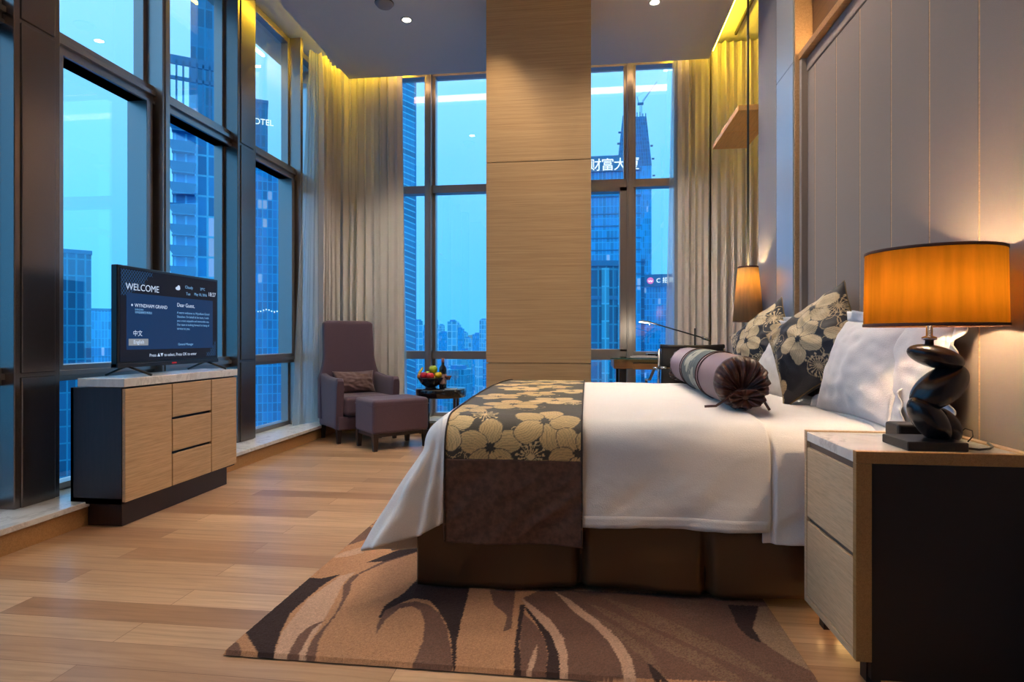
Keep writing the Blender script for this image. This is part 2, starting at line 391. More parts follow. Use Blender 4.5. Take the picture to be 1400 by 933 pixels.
# headboard wall: upholstered panels, thin wood seams, ledge
hb = thing('headboard', 'tall taupe fabric panelled headboard with thin wood seams covering the right wall', 'headboard', (1.27, 2.5, 0))
ys = [3.62, 3.494, 3.207, 2.943, 2.656, 2.377, 2.095, 1.81, 1.53, 1.25, .97, .69, .41, .13, -.15, -.43]
for y1, y0 in zip(ys[:-1], ys[1:]):
    build('panel', MB().box(1.246, 1.30, y0+.0045, y1-.0045, 0.02, 2.52), M_TAUPE, hb, bevel=.002, seg=2)
    build('seam', MB().box(1.2472, 1.30, y0-.0045, y0+.0045, 0.02, 2.52), M_OAK, hb)
build('top_border', MB().box(1.24, 1.30, -.43, 3.62, 2.522, 2.60), M_TAUPE, hb, bevel=.006)
build('ledge', MB().box(1.208, 1.30, -.43, 3.635, 2.604, 2.644), M_OAKD, hb, bevel=.003)
build('upper_recess', MB().box(1.285, 1.30, -.43, 3.635, 2.65, 3.79), wood('recess_shade_brown', S(96, 66, 42), S(112, 78, 50), (60, 3, 60), .4), hb)  # flat panel standing for the deep recess, its shade put into the brown
build('end_trim', MB().box(1.212, 1.30, 3.60, 3.64, .02, 2.60), M_TAUPE, hb, bevel=.003)
# pier beyond the headboard
pr = struct('wall_pier', MB().box(1.192, 1.6, 3.645, 4.372, 0, ZC), M_OAK)
M_GLOSSP = plain('pale_gloss_panel', S(196, 204, 214), .32, metal=.55)
M_MATTP = plain('blue_grey_panel', S(132, 132, 140), .6)
build('gloss_panel', MB().box(1.184, 1.20, 3.66, 3.965, .02, 2.60).box(1.184, 1.20, 3.66, 3.965, 2.604, ZC-.01), M_GLOSSP, pr, bevel=.003)
build('matte_panel', MB().box(1.184, 1.20, 3.969, 4.37, .02, ZC-.01), M_MATTP, pr, bevel=.003)
# wood canopy shelf beyond the pier
o = single('wall_shelf', MB().box(1.05, 1.33, 4.374, 4.81, 2.60, 2.64).box(1.05, 1.33, 4.814, 5.25, 2.60, 2.64), wood('canopy_wood', S(226, 172, 98), S(238, 190, 116), (60, 3, 60), .45),
           'pale wood canopy shelf high on the right, seen from below before the yellow-lit curtain', 'shelf', loc=(1.19, 4.8, 2.6), bevel=.004)
# led strips inside the ceiling cove
for bx, lb in (((-2.675, -2.66, 5.62, 6.28, 4.038, 4.053), 'yellow led strip in the ceiling cove over the left drape'),
               ((-2.62, -2.605, 4.70, 5.6, 4.038, 4.053), 'yellow led strip in the cove over the windows between pillar and corner'),
               ((-2.6, -2.02, 6.295, 6.31, 4.038, 4.053), 'yellow led strip in the ceiling cove over the back-left drape'),
               ((.86, 1.2, 6.275, 6.29, 4.038, 4.053), 'yellow led strip in the ceiling cove over the right-hand drape'),
               ((1.225, 1.24, 4.45, 6.15, ZC+.051, ZC+.08), 'yellow led strip in the ceiling cove over the desk corner')):
    single('led_strip', MB().box(*bx), M_LED, lb, 'light strip', loc=(bx[0], bx[2], bx[4]))
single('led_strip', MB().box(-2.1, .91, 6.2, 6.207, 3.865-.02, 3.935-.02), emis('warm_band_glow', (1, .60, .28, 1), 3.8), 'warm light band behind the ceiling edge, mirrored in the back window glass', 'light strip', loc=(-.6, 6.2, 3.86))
single('led_strip', MB().box(1.262, 1.276, -.4, 3.6, 2.645, 2.652), emis('warm_strip_glow', (1, .66, .28, 1), 42.0), 'warm led strip lying on the wood ledge above the headboard panels', 'light strip', loc=(1.27, 1.5, 2.645))
single('curtain_track', MB().box(1.455, 1.475, 4.4, 6.2, 4.02, 4.05), M_BLACK, 'dark curtain track on the yellow-lit cove ceiling at upper right', 'curtain track', loc=(1.465, 5.3, 4.03))

# ceiling fittings
M_LAMPGLOW = emis('downlight_glow', (1, .86, .66, 1), 22)
M_WHITE = plain('white_plastic', S(205, 205, 205), .5)
for (x, y), lb in (((-1.574, 5.11), 'small round recessed downlight in the blue-grey ceiling left of the column'),
                   ((.556, 5.10), 'small round recessed downlight in the ceiling right of the column')):
    t = thing('downlight', lb, 'ceiling light', (x, y, ZC), group='recessed ceiling downlights')
    build('ring', MB().lathe([(.036, 0), (.036, -.004), (.05, -.006), (.056, -.002), (.056, 0)], (x, y, ZC), 28), M_WHITE, t)
    build('lamp', MB().lathe([(.001, -.003), (.03, -.004), (.034, -.001), (.034, .0)], (x, y, ZC-.001), 24, cap=False), M_LAMPGLOW, t)
t = thing('smoke_detector', 'round smoke detector on the ceiling at the top edge of the picture', 'smoke detector', (-1.68, 4.83, ZC))
build('body', MB().lathe([(.075, 0), (.075, -.012), (.06, -.03), (.03, -.04), (.001, -.042)], (-1.68, 4.83, ZC), 28, cap=False), plain('grey_plastic', S(150, 150, 160), .5), t)
build('vent_ring', MB().lathe([(.079, 0), (.079, -.006), (.076, -.008)], (-1.68, 4.83, ZC), 28, cap=False), M_BLACK, t)

# ------------------------------------------------------------------ the city
GZ = -95.0
struct('ground_outside', MB().box(-3200, 3200, 30, 4200, GZ-2, GZ), plain('city_ground', S(40, 96, 140), .8))
hl = MB()
def hill(u, v):
    x = -2600+4600*u; y = 3300+700*v
    h = (95+75*noise.noise((x/700, y/900, 1.3))+30*noise.noise((x/220, y/300, 4))) * math.sin(PI*v)**.7 * (.35+.65*math.sin(PI*u)**.6)
    return (x, y, GZ-1+max(0, h+35*math.sin(PI*v)))
hl.grid(hill, 90, 10)
struct('hills_outside', hl, plain('hazed_hill', S(60, 120, 150), .9))  # bluish tone, distance haze put into the hill colour
FA = dict(  # blue air and distance haze are put into these facade colours, palest farthest off
 dark=facade('dark_glass_facade', S(24, 122, 170), S(36, 156, 196), .99, 3.4, 1.5),
 grey=facade('grey_glass_facade', S(56, 180, 222), S(84, 205, 238), .985, 3.2, 1.3),
 blue=facade('blue_glass_facade', S(22, 168, 236), S(42, 198, 248), .985, 2.0, 1.0),
 deep=facade('deep_blue_facade', S(12, 138, 188), S(14, 146, 196), 1.1, 3.2, 1.2),
 flat=facade('apartment_facade', S(36, 160, 228), S(90, 205, 246), .97, 3.0, 1.4),
 stripe=facade('striped_glass_facade', S(14, 158, 214), S(84, 216, 246), 1.1, 1.7, 40., diag=.38),
 bright=facade('bright_blue_facade', S(28, 176, 244), S(50, 196, 250), .985, 3.2, 1.0),
 site=facade('raw_concrete_facade', S(18, 128, 192), S(40, 160, 210), .985, 2.1, 1.2, rough=.7),
 pale=facade('hazed_tower_facade', S(80, 200, 244), S(140, 225, 250), .985, 6, 4))
M_TRIMB = plain('dark_blue_trim', S(19, 130, 181), .5); M_TRIML = plain('light_blue_trim', S(40, 150, 214), .5)
M_SIGN = emis('sign_white', (.86, .95, 1, 1), 1.25); M_PINK = emis('sign_pink', (.75, .22, .62, 1), .9)
def tower(name, label, c, wd, dp, ztop, mat, rz=None, group=None, extra=None):
    """an office tower standing on the ground outside; local x across, y depth"""
    if rz is None: rz = math.atan2(-c[0], c[1])
    t = thing(name, label, 'building', (c[0], c[1], GZ), rz, group)
    m = MB().box(-wd/2, wd/2, 0, dp, 0, ztop-GZ)
    build('walls', m, mat, t, local=True)
    build('parapet', MB().box(-wd/2-.15, wd/2+.15, -.15, dp+.15, ztop-GZ, ztop-GZ+.8), M_TRIMB, t, local=True)
    return t
tower('office_tower', 'dark glass office tower filling the window behind the television, tallest there', (-107.6, 106), 17, 14, 18.3, FA['dark'])
t = tower('office_tower', 'lighter stepped office tower just right of the dark one behind the television', (-102.5, 126.5), 6.2, 14, 16.9, FA['grey'])
tower('office_tower', 'distant pale blue tower low in the sky left of the television screen', (-176.9, 199.5), 7.6, 14, 11.2, FA['bright'])
tower('tall_tower', 'plain deep blue tower rising past the top of the second left window', (-60.6, 93.2), 9.0, 16, 75, FA['deep'])
# balcony tower
t = thing('apartment_tower', 'apartment tower with a serrated edge of projecting balconies in second left window', 'building', (-56.9, 80.6, GZ), math.atan2(56.9, 80.6))
build('walls', MB().box(-2.5, 4.0, .8, 9, 0, 33.3-GZ), FA['flat'], t, local=True)
for k in range(38):
    z = -80+3.0*k-GZ
    if z > 33-GZ: break
    m = MB().frustum((-2.3, .2, -.2, 1.2, z), (-3.3, .5, -.7, 1.2, z+1.35)).box(-2.6, .3, -.4, 1.2, z-.15, z)
    build('balcony', m, M_TRIMB, t, local=True)
cr = MB().box(-3.0, 3.2, .4, .7, 40.6-GZ, 41.9-GZ).box(-3.0, 3.2, .4, .7, 38.4-GZ, 38.9-GZ)
for k in range(8): cr.box(-3.0+k*.86, -2.75+k*.86, .4, .7, 33.3-GZ, 41.2-GZ)
build('roof_frame', cr, M_TRIMB, t, local=True)
t = tower('hotel_tower', 'dark blue tower with white lettering at its top behind the third left window', (-82.3, 140.8), 5.6, 10, 60.1, FA['deep'])
text('sign', 'HOTEL', M_SIGN, 2.1, Matrix.Translation((-1.9, -.3, 54.6-GZ))@Matrix.Rotation(PI/2, 4, 'X'), t, .05, xs=.92, local=True)
t = tower('office_tower', 'broad blue gridded glass tower filling the third left window', (-68.8, 122.4), 8.6, 14, 38.3, FA['blue'])
build('roof_plant', MB().box(-2.2, .4, 3, 7, 38.3-GZ, 41.5-GZ), M_TRIML, t, local=True)
for k in range(16): build('lamp', MB().box(-4.2+k*.55, -4.0+k*.55, -.12, 0, 6.9-GZ+.25*math.sin(k*1.1), 7.15-GZ+.25*math.sin(k*1.1)), M_SIGN, t, local=True)
tower('office_tower', 'slim pale blue tower beside the sheer curtain in the left corner', (-64.6, 133.0), 3.8, 10, 37.4, FA['pale'])
# striped tower with a chamfered top corner
t = thing('striped_tower', 'tall blue tower with diagonal stripes beside the left curtain, top corner cut off', 'building', (-54.6, 164.2, GZ), math.atan2(54.6, 164.2))
H = 76-GZ
build('walls', MB().add([(-6, 0, 0), (6.4, 0, 0), (6.4, 0, H-1.6), (4.2, 0, H), (-6, 0, H+.6), (-6, 14, 0), (6.4, 14, 0), (6.4, 14, H-1.6), (4.2, 14, H), (-6, 14, H+.6)],
      [(0, 1, 2, 3, 4), (5, 9, 8, 7, 6), (1, 6, 7, 2), (2, 7, 8, 3), (3, 8, 9, 4), (4, 9, 5, 0)]), FA['stripe'], t, local=True)
build('corner_fin', MB().box(6.3, 6.55, -.15, 14, 0, H-1.7), M_TRIML, t, local=True)
# tower with four big characters
t = tower('sign_tower', 'blue glass tower with large white Chinese characters along its roof, right of the column', (3.0, 161.7), 22.0, 20, 45.4, FA['bright'])
build('sign_board', MB().box(-11.0, 10.6, -.4, 1, 45.4-GZ, 49.6-GZ), M_TRIMB, t, local=True)
for k, ch in enumerate('财富大厦'):
    text('sign_character', ch, M_SIGN, 3.5, Matrix.Translation((-2.7+k*3.3, -.6, 45.9-GZ))@Matrix.Rotation(PI/2, 4, 'X'), t, .06, local=True)
bnd = MB()
for z in (41.5, 38.6): bnd.box(-11.1, 11.1, -.2, 1, z-GZ, z+.5-GZ)
for k in range(7): bnd.box(-11.1, 11.1, -.12, 1, 34-k*3.2-GZ, 34.25-k*3.2-GZ)
build('bands', bnd, M_TRIMB, t, local=True)
# lower curved block in front of it
t = thing('low_block', 'lower dark blue block with a rounded corner and thick roof rim right of the column', 'building', (-1.0, 112, GZ), .02)
pl = [(-8, 0), (4.6, 0)]+[(4.6+4.2*math.sin(a), 4.2-4.2*math.cos(a)) for a in (.4, .8, 1.2, 1.57)]+[(8.8, 16), (-8, 16)]
build('walls', MB().prism(pl, 0, 14.4-GZ), FA['dark'], t, local=True)
build('roof_rim', MB().prism([(x*1.012, y-.25) for x, y in pl], 14.4-GZ, 15.4-GZ).prism([(x*1.008, y-.15) for x, y in pl], 8.2-GZ, 8.9-GZ), M_TRIMB, t, local=True)
build('pilaster', MB().box(3.6, 5.0, -.4, 0, 0, 14-GZ).box(6.6, 7.4, .4, 1.6, 0, 13.6-GZ), FA['grey'], t, local=True)
# tower under construction with cranes
t = thing('unfinished_tower', 'tapering skyscraper under construction with tower crane on top', 'building', (25.2, 325.7, GZ), -.03)
w0, w1, zb, zt = 9.4, 6.5, 93, 120
build('glazed_shaft', MB().box(-1.0, 8.6, 0, 17, 0, zb-GZ), FA['bright'], t, local=True)
build('core', MB().box(-8.6, -1.0, .5, 17, 0, zb-GZ), FA['blue'], t, local=True)
build('upper_floors', MB().frustum((-w0, w0-.6, 0, 17, zb-GZ), (-w1, w1-.4, 2, 15, zt-GZ)), FA['site'], t, local=True)
for k in range(9): build('formwork_panel', MB().box(-w1+k*1.5, -w1+k*1.5+.5, 2, 2.5, zt-GZ, zt-GZ+1.0+1.6*abs(math.sin(k*2.3))), M_TRIMB, t, local=True)
for k, (sx_, z) in enumerate(((-1, 112), (-1, 106), (-1, 99), (-1, 97), (1, 104), (1, 97), (1, 88))):
    wv_ = w0+(w1-w0)*max(0, (z-zb)/(zt-zb)); x0 = sx_*wv_; build('bracket', MB().box(min(x0, x0+sx_*1.3), max(x0, x0+sx_*1.3), 2, 3.5, z-GZ, z+.6-GZ), M_TRIMB, t, local=True)
cr = MB()
zz0 = zt-GZ
for dx in (-.5, .5): cr.box(3.4+dx-.09, 3.4+dx+.09, 5, 5.2, zz0-2, zz0+8.2)
for k in range(9): cr.tube([(2.9, 5.1, zz0+k*.9), (3.9, 5.1, zz0+(k+1)*.9)], .08, 5)
cr.box(1.6, 4.8, 4.6, 5.8, zz0+7.6, zz0+8.6)
cr.tube([(4.2, 5.1, zz0+8.6), (11.9, 5.1, zz0+19.5)], .16, 5); cr.tube([(4.0, 5.1, zz0+9.4), (11.9, 5.1, zz0+19.5)], .1, 5)
cr.tube([(2.2, 5.1, zz0+8.6), (1.4, 5.1, zz0+12)], .16, 5); cr.tube([(1.4, 5.1, zz0+12), (11.0, 5.1, zz0+18.2)], .05, 4)
build('tower_crane', cr, M_TRIMB, t, local=True)
c2 = MB()
for dx in (-.4, .4): c2.box(-2.3+dx-.08, -2.3+dx+.08, 6, 6.2, zz0-1, zz0+11)
for k in range(12): c2.tube([(-2.7, 6.1, zz0+k*.9), (-1.9, 6.1, zz0+(k+1)*.9)], .08, 5)
c2.tube([(-2.3, 6.1, zz0+11), (-3.2, 6.1, zz0+23)], .16, 5)
build('tower_crane', c2, M_TRIML, t, local=True)
# tower with small pink logo sign
t = tower('sign_tower', 'blue office tower with a pink round emblem and small white lettering on its dark parapet', (26.6, 215.0), 14.4, 14, 19.5, FA['blue'])
build('sign_board', MB().box(-7.3, 7.3, -.5, 1, 19.2-GZ, 23.5-GZ), M_TRIMB, t, local=True)
em = MB().lathe([(.01, 0), (1.15, 0), (1.15, .1), (.01, .1)], (0, 0, 0), 24, cap=False)
em.xf(Matrix.Translation((-4.6, -.5, 21.3-GZ))@Matrix.Rotation(PI/2, 4, 'X')); build('emblem', em, M_PINK, t, local=True)
build('emblem_mark', MB().tube([(-5.3, -.75, 21.3-GZ), (-4.95, -.75, 20.9-GZ), (-4.6, -.75, 21.3-GZ), (-4.25, -.75, 20.9-GZ), (-3.9, -.75, 21.3-GZ)], .16, 6), M_SIGN, t, local=True)
text('sign_lettering', 'C 招商IC', M_SIGN, 2.1, Matrix.Translation((-2.6, -.6, 20.6-GZ))@Matrix.Rotation(PI/2, 4, 'X'), t, .05, local=True)
tower('office_tower', 'narrow dark blue block between the two sign towers right of the column', (15.2, 193.3), 5.4, 10, 25.3, FA['dark'])
# distant skyline, every block its own thing
rs = random.Random(11)
def azi(px): return (px-700)/F_PX
FW = (-math.sin(TH), math.cos(TH)); RW = (math.cos(TH), math.sin(TH))
SEEN = []
for (u0, u1, n, t0, t1, lo, hi) in ((-.178, -.04, 26, 520, 1500, -.004, .036), (-.19, -.03, 30, 200, 520, -.10, -.018), (.12, .27, 10, 240, 700, -.06, -.01),
                                   (-.76, -.62, 16, 420, 1400, -.03, .012), (-.44, -.33, 12, 250, 900, -.06, .0), (-.60, -.55, 5, 300, 900, -.05, .03)):
    for k in range(n):
        u = u0+(u1-u0)*(k+.15+.7*rs.random())/n; tt = t0+(t1-t0)*rs.random(); v = lo+(hi-lo)*rs.random()**1.5
        wd = max(8, tt*(.007+.008*rs.random())); rz_ = rs.uniform(-.5, .5)
        x = tt*(FW[0]+u*RW[0]); y = tt*(FW[1]+u*RW[1]); zt = 1+v*tt
        if zt < GZ+12: zt = GZ+12+10*rs.random()
        if any(math.hypot(x-a, y-b) < .75*(wd+c) for a, b, c in SEEN): continue
        SEEN.append((x, y, wd)); far = tt > 520
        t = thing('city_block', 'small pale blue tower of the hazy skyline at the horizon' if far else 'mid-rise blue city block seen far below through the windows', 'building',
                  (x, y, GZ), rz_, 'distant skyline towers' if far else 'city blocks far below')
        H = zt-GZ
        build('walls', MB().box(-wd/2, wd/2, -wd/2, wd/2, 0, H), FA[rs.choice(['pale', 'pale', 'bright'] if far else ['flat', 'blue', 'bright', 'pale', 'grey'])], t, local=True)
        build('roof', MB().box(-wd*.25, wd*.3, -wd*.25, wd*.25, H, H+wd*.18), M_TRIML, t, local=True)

# ------------------------------------------------------------------ tv cabinet
t = thing('tv_cabinet', 'low dark cabinet with pale oak doors and white marble top under the television', 'cabinet', (-2.58, 3.39, 0))
X0, X1, Y0, Y1 = -2.735, -2.435, 2.88, 3.90
c = MB().box(X0, X1, Y0, Y0+.02, .12, .738).box(X0, X1, Y1-.02, Y1, .12, .738).box(X0, X0+.02, Y0, Y1, .131, .738).box(X0, X1, Y0, Y1, .12, .155).box(X0, X1-.004, Y0+.02, Y1-.02, .71, .738)
c.box(X0+.02, X1-.012, Y0+.02, Y1-.02, .155, .71)
build('body', c, M_DARKWOOD, t, bevel=.002)
build('base', MB().box(-2.655, -2.455, Y0+.025, Y1-.06, 0, .125).box(-2.655, -2.475, Y1-.07, Y1-.035, 0, .125), M_DARKWOOD, t, bevel=.002)
build('marble_top', MB().box(-2.69, X1+.018, Y0-.004, Y1+.006, .742, .788), M_MARBLE, t, bevel=.003)
fx0, fx1 = X1-.002, X1+.018
d1, d2 = Y0+.365, Y1-.285
for a, b, lb in ((Y0+.004, d1-.004, None), (d2+.004, Y1-.006, None)):
    build('door', MB().box(fx0, fx1, a, b, .134, .732), M_OAK, t, bevel=.002)
for k in range(3):
    z0 = .134+k*.2015; build('drawer', MB().box(fx0, fx1, d1+.004, d2-.004, z0, z0+.186 if k < 2 else .732), M_OAK, t, bevel=.002)

# television
t = thing('television', 'flat black television showing a blue welcome screen on the marble-topped cabinet', 'television', (-2.55, 3.415, .79))
build('housing', MB().box(-2.575, -2.535, 2.968, 3.862, .838, 1.405).box(-2.61, -2.57, 3.15, 3.68, .87, 1.2), M_BLACK, t, bevel=.006)
build('lower_bezel', MB().box(-2.575, -2.531, 2.968, 3.862, .838, .862), plain('bezel_grey', S(52, 54, 60), .35, metal=.5), t, bevel=.002)
build('logo', MB().box(-2.532, -2.5295, 3.395, 3.435, .846, .855), emis('red_mark', S(190, 30, 50), .5), t)
scr = build('screen', MB().box(-2.536, -2.533, 2.985, 3.845, .872, 1.390), emis('screen_dark', S(5, 14, 30), 1.0), t)
MT = lambda y, z, dx=.0022: Matrix(((0, 0, 1, -2.533+dx), (1, 0, 0, y), (0, 1, 0, z), (0, 0, 0, 1)))
build('screen_panel', MB().box(-2.533, -2.5322, 3.03, 3.80, .937, 1.255), emis('screen_blue', S(6, 46, 88), .8), scr)
lat = MB()
for k in range(12):
    for sgn in (1, -1):
        y0 = 2.99+.02*k
        for j in range(6):
            z0 = 1.385-.024*j; yy = y0
            if yy+.02 > 3.02+.20*(1-j/6)+.02: continue
            a_, b_ = (z0, z0-.024) if sgn > 0 else (z0-.024, z0)
            lat.add([(-2.5325, yy, a_), (-2.5325, yy+.02, b_), (-2.5325, yy+.02, b_-.003), (-2.5325, yy, a_-.003)], [(0, 1, 2, 3)])
M_LAT = emis('screen_lattice', S(40, 84, 128), 1.0)
build('lattice_pattern', lat, M_LAT, scr); lat = MB()
for k in range(5):
    for j in range(4-k if k < 4 else 1):
        yy = 3.835-.02*k; z0 = .885+.024*j
        lat.add([(-2.5325, yy, z0), (-2.5325, yy-.02, z0+.024), (-2.5325, yy-.02, z0+.021), (-2.5325, yy, z0-.003)], [(0, 1, 2, 3)])
        lat.add([(-2.5325, yy-.02, z0), (-2.5325, yy, z0+.024), (-2.5325, yy, z0+.021), (-2.5325, yy-.02, z0-.003)], [(0, 1, 2, 3)])
build('lattice_pattern', lat, M_LAT, scr)
M_TXT = emis('screen_text', S(190, 208, 235), .75); M_TXB = emis('screen_text_blue', S(120, 175, 225), .7)
for s_, y, z, sz, m, al in (('WELCOME', 3.022, 1.272, .054, M_TXT, 'LEFT'), ('Cloudy', 3.515, 1.318, .026, M_TXB, 'LEFT'), ('Tue', 3.525, 1.276, .026, M_TXB, 'LEFT'),
        ('29°C', 3.715, 1.318, .024, M_TXB, 'RIGHT'), ('May 10, 2016', 3.735, 1.280, .024, M_TXB, 'RIGHT'), ('18:27', 3.832, 1.285, .038, M_TXT, 'RIGHT'),
        ('Dear Guest,', 3.44, 1.198, .034, M_TXT, 'LEFT'), ('A warm welcome to Wyndham Grand', 3.44, 1.155, .0205, M_TXB, 'LEFT'), ('Shenzhen. On behalf of the team, I wish', 3.44, 1.130, .0195, M_TXB, 'LEFT'),
        ('you a most enjoyable and memorable stay.', 3.44, 1.105, .0185, M_TXB, 'LEFT'), ('Our team is looking forward to being of', 3.44, 1.080, .0195, M_TXB, 'LEFT'), ('service to you.', 3.44, 1.055, .0205, M_TXB, 'LEFT'),
        ('WYNDHAM GRAND', 3.088, 1.178, .029, M_TXT, 'LEFT'), ('SHENZHEN', 3.09, 1.160, .013, M_TXB, 'LEFT'), ('深圳温德姆至尊酒店', 3.09, 1.143, .015, M_TXB, 'LEFT'),
        ('中文', 3.112, 1.016, .036, M_TXT, 'CENTER'), ('General Manager', 3.45, .957, .021, M_TXB, 'LEFT'), ('Press ▲▼ to select, Press OK to enter', 3.415, .893, .026, M_TXT, 'CENTER')):
    text('screen_text', s_, m, sz, MT(y, z), scr, .0002, al)
build('screen_button', MB().box(-2.532, -2.5312, 3.045, 3.195, .960, .998), emis('button_grey', S(128, 134, 142), .8), scr)
text('screen_text', 'English', M_TXT, .03, MT(3.12, .970, .0028), scr, .0002, 'CENTER')
build('screen_icon', MB().ellipsoid((-2.532, 3.45, 1.312), (.0008, .022, .011), nu=16, nv=8).ellipsoid((-2.532, 3.457, 1.320), (.0008, .013, .012), nu=16, nv=8), M_TXT, scr)
dm = MB().add([(-2.5318, 3.062, 1.188), (-2.5318, 3.070, 1.180), (-2.5318, 3.078, 1.188), (-2.5318, 3.070, 1.196)], [(0, 1, 2, 3)]); build('screen_icon', dm, M_TXT, scr)
for yc in (3.06, 3.76):
    m = MB()
    for sx_ in (-1, 1):
        m.tube([(-2.555+sx_*.01, yc, .842), (-2.555+sx_*.045, yc, .83), (-2.555+sx_*.13, yc+(.03 if sx_ > 0 else 0), .7945)], .007, 8)
    build('stand_foot', m, M_BLACK, t)

# ------------------------------------------------------------------ nightstand (near)
t = thing('nightstand', 'pale oak nightstand with dark side panel and white marble top beside the bed', 'nightstand', (1.0, 2.03, 0))
NX0, NX1, NY0, NY1, NZ0, NZ1 = .765, 1.243, 1.83, 2.245, .072, .676
cs = MB()
build('side_frame', MB().box(NX0, NX1, NY0, NY0+.022, NZ1-.035, NZ1).box(NX0, NX0+.043, NY0, NY0+.022, NZ0, NZ1-.035), wood('shaded_oak', S(150, 112, 66), S(168, 128, 80), (90, 5, 90), .42), t, bevel=.0015)  # darker copy of the case oak, shade of the near side put into it
cs.box(NX0, NX1, NY1-.02, NY1, NZ0, NZ1)                                                                       # far side
cs.box(NX0, NX1, NY0+.02, NY1-.02, NZ0, NZ0+.022).box(NX1-.025, NX1, NY0, NY1, .62, NZ1).box(NX0+.03, NX1, NY0+.02, NY1-.02, .60, .64)
build('case', cs, M_OAKX, t, bevel=.0015)
build('side_panel', MB().box(NX0+.043, NX1, NY0+.006, NY0+.024, .02, NZ1-.035), M_DARK, t)
build('marble_top', MB().box(NX0+.002, NX1-.026, NY0+.0225, NY1-.0205, .640, .6715), M_MARBLE, t, bevel=.002)
build('back_panel', MB().box(NX0+.05, NX1, NY0+.024, NY1-.02, .1, .60), M_DARK, t)
build('handle_gap', MB().box(NX0+.012, NX0+.05, NY0+.0225, NY1-.0205, .094, .64), plain('shadow_metal', S(120, 104, 96), .5, metal=.4), t)
for z0, z1 in ((.098, .358), (.375, .618)):
    build('drawer', MB().box(NX0+.002, NX0+.022, NY0+.024, NY1-.022, z0, z1), M_OAKX, t, bevel=.0015)
for x in (NX0+.06, NX1-.06):
    for y in (NY0+.05, NY1-.05):
        build('leg', MB().box(x-.02, x+.02, y-.02, y+.02, 0, .073), M_DARKWOOD, t)

single('night_light', MB().box(.80, 1.18, 2.19, 2.205, .058, .0725), emis('night_light_glow', (1, .62, .22, 1), 9), 'warm night light strip under the nightstand', 'light strip', loc=(1.0, 2.2, .065))

# table lamp of stacked pebbles
LX, LY, LZ = 1.045, 2.00, .672
t = thing('table_lamp', 'bedside lamp of stacked glossy black pebbles with a glowing orange oval shade', 'lamp', (LX, LY, LZ))
M_PEB = plain('black_pebble_glaze', S(24, 23, 27), .24)
build('base', MB().box(.925, 1.09, 1.875, 2.03, LZ, LZ+.027), plain('base_dark', S(28, 22, 22), .35), t, bevel=.004)
pe = [((1.024, 1.955, .755), (.080, .05, .043), (0, .92, 0)), ((1.092, 2.0, .735), (.060, .05, .036), (0, 1.0, 0)),
      ((1.060, 1.97, .850), (.094, .062, .052), (0, -.70, 0)), ((1.050, 1.97, .944), (.079, .06, .034), (0, .28, 0))]
for c_, r_, ro in pe: build('pebble', MB().ellipsoid(c_, r_, ro, 44, 26), M_PEB, t)
build('neck', MB().lathe([(.012, 0), (.012, .02), (.02, .022), (.02, .03), (.009, .034), (.009, .11)], (1.033, 1.97, .974), 20), M_CHROME, t)
M_SHADE = translucent('orange_shade', S(236, 160, 80), (1.0, .60, .13, 1), .9, 0, (30, 30, 3))
SHX, SHY = 1.045, 1.975
sh = MB().lathe([(.1835, 1.040), (.1815, 1.15), (.1795, 1.262)], (SHX, SHY, 0), 72, cap=False)
so = build('shade', sh, M_SHADE, t, solid=.0015)
M_RIM = plain('shade_trim', S(88, 52, 36), .6)
for z, r in ((1.036, .1845), (1.259, .1802)):
    build('shade_trim', MB().lathe([(r, z), (r+.0012, z+.001), (r+.0012, z+.0085), (r, z+.009)], (SHX, SHY, 0), 72, cap=False), M_RIM, so, solid=.001)
hs = MB()
for k in range(3):
    a = k*2*PI/3; hs.tube([(SHX, SHY, 1.245), (SHX+.178*math.cos(a), SHY+.178*math.sin(a), 1.245)], .002, 6)
build('shade_spider', hs.tube([(1.033, 1.97, 1.08), (SHX, SHY, 1.245)], .003, 6), M_CHROME, t)
build('bulb', MB().ellipsoid((SHX, SHY, 1.135), (.028, .028, .04), nu=20, nv=12), emis('bulb_glow', (1, .72, .42, 1), 40), t)
single('small_box', MB().box(.995, 1.175, 2.075, 2.165, .672, .722), plain('black_box', S(20, 18, 20), .4), 'small black box behind the lamp base on the nightstand', 'box', loc=(1.08, 2.12, .672), bevel=.008)
cdp = [(1.12, 2.03, .68), (1.16, 2.05, .70), (1.185, 2.06, .715), (1.20, 2.05, .71), (1.19, 2.03, .695), (1.17, 2.02, .68)]
single('lamp_cord', MB().tube([(1.09, 1.92, .678), (1.13, 1.90, .6765), (1.17, 1.92, .6765), (1.20, 1.955, .677), (1.215, 2.0, .68)], .0035, 8).tube(cdp, .002, 6), M_BLACK,
       'thin black cord looping behind the pebble lamp on the nightstand', 'cord', loc=(1.13, 1.9, .672))

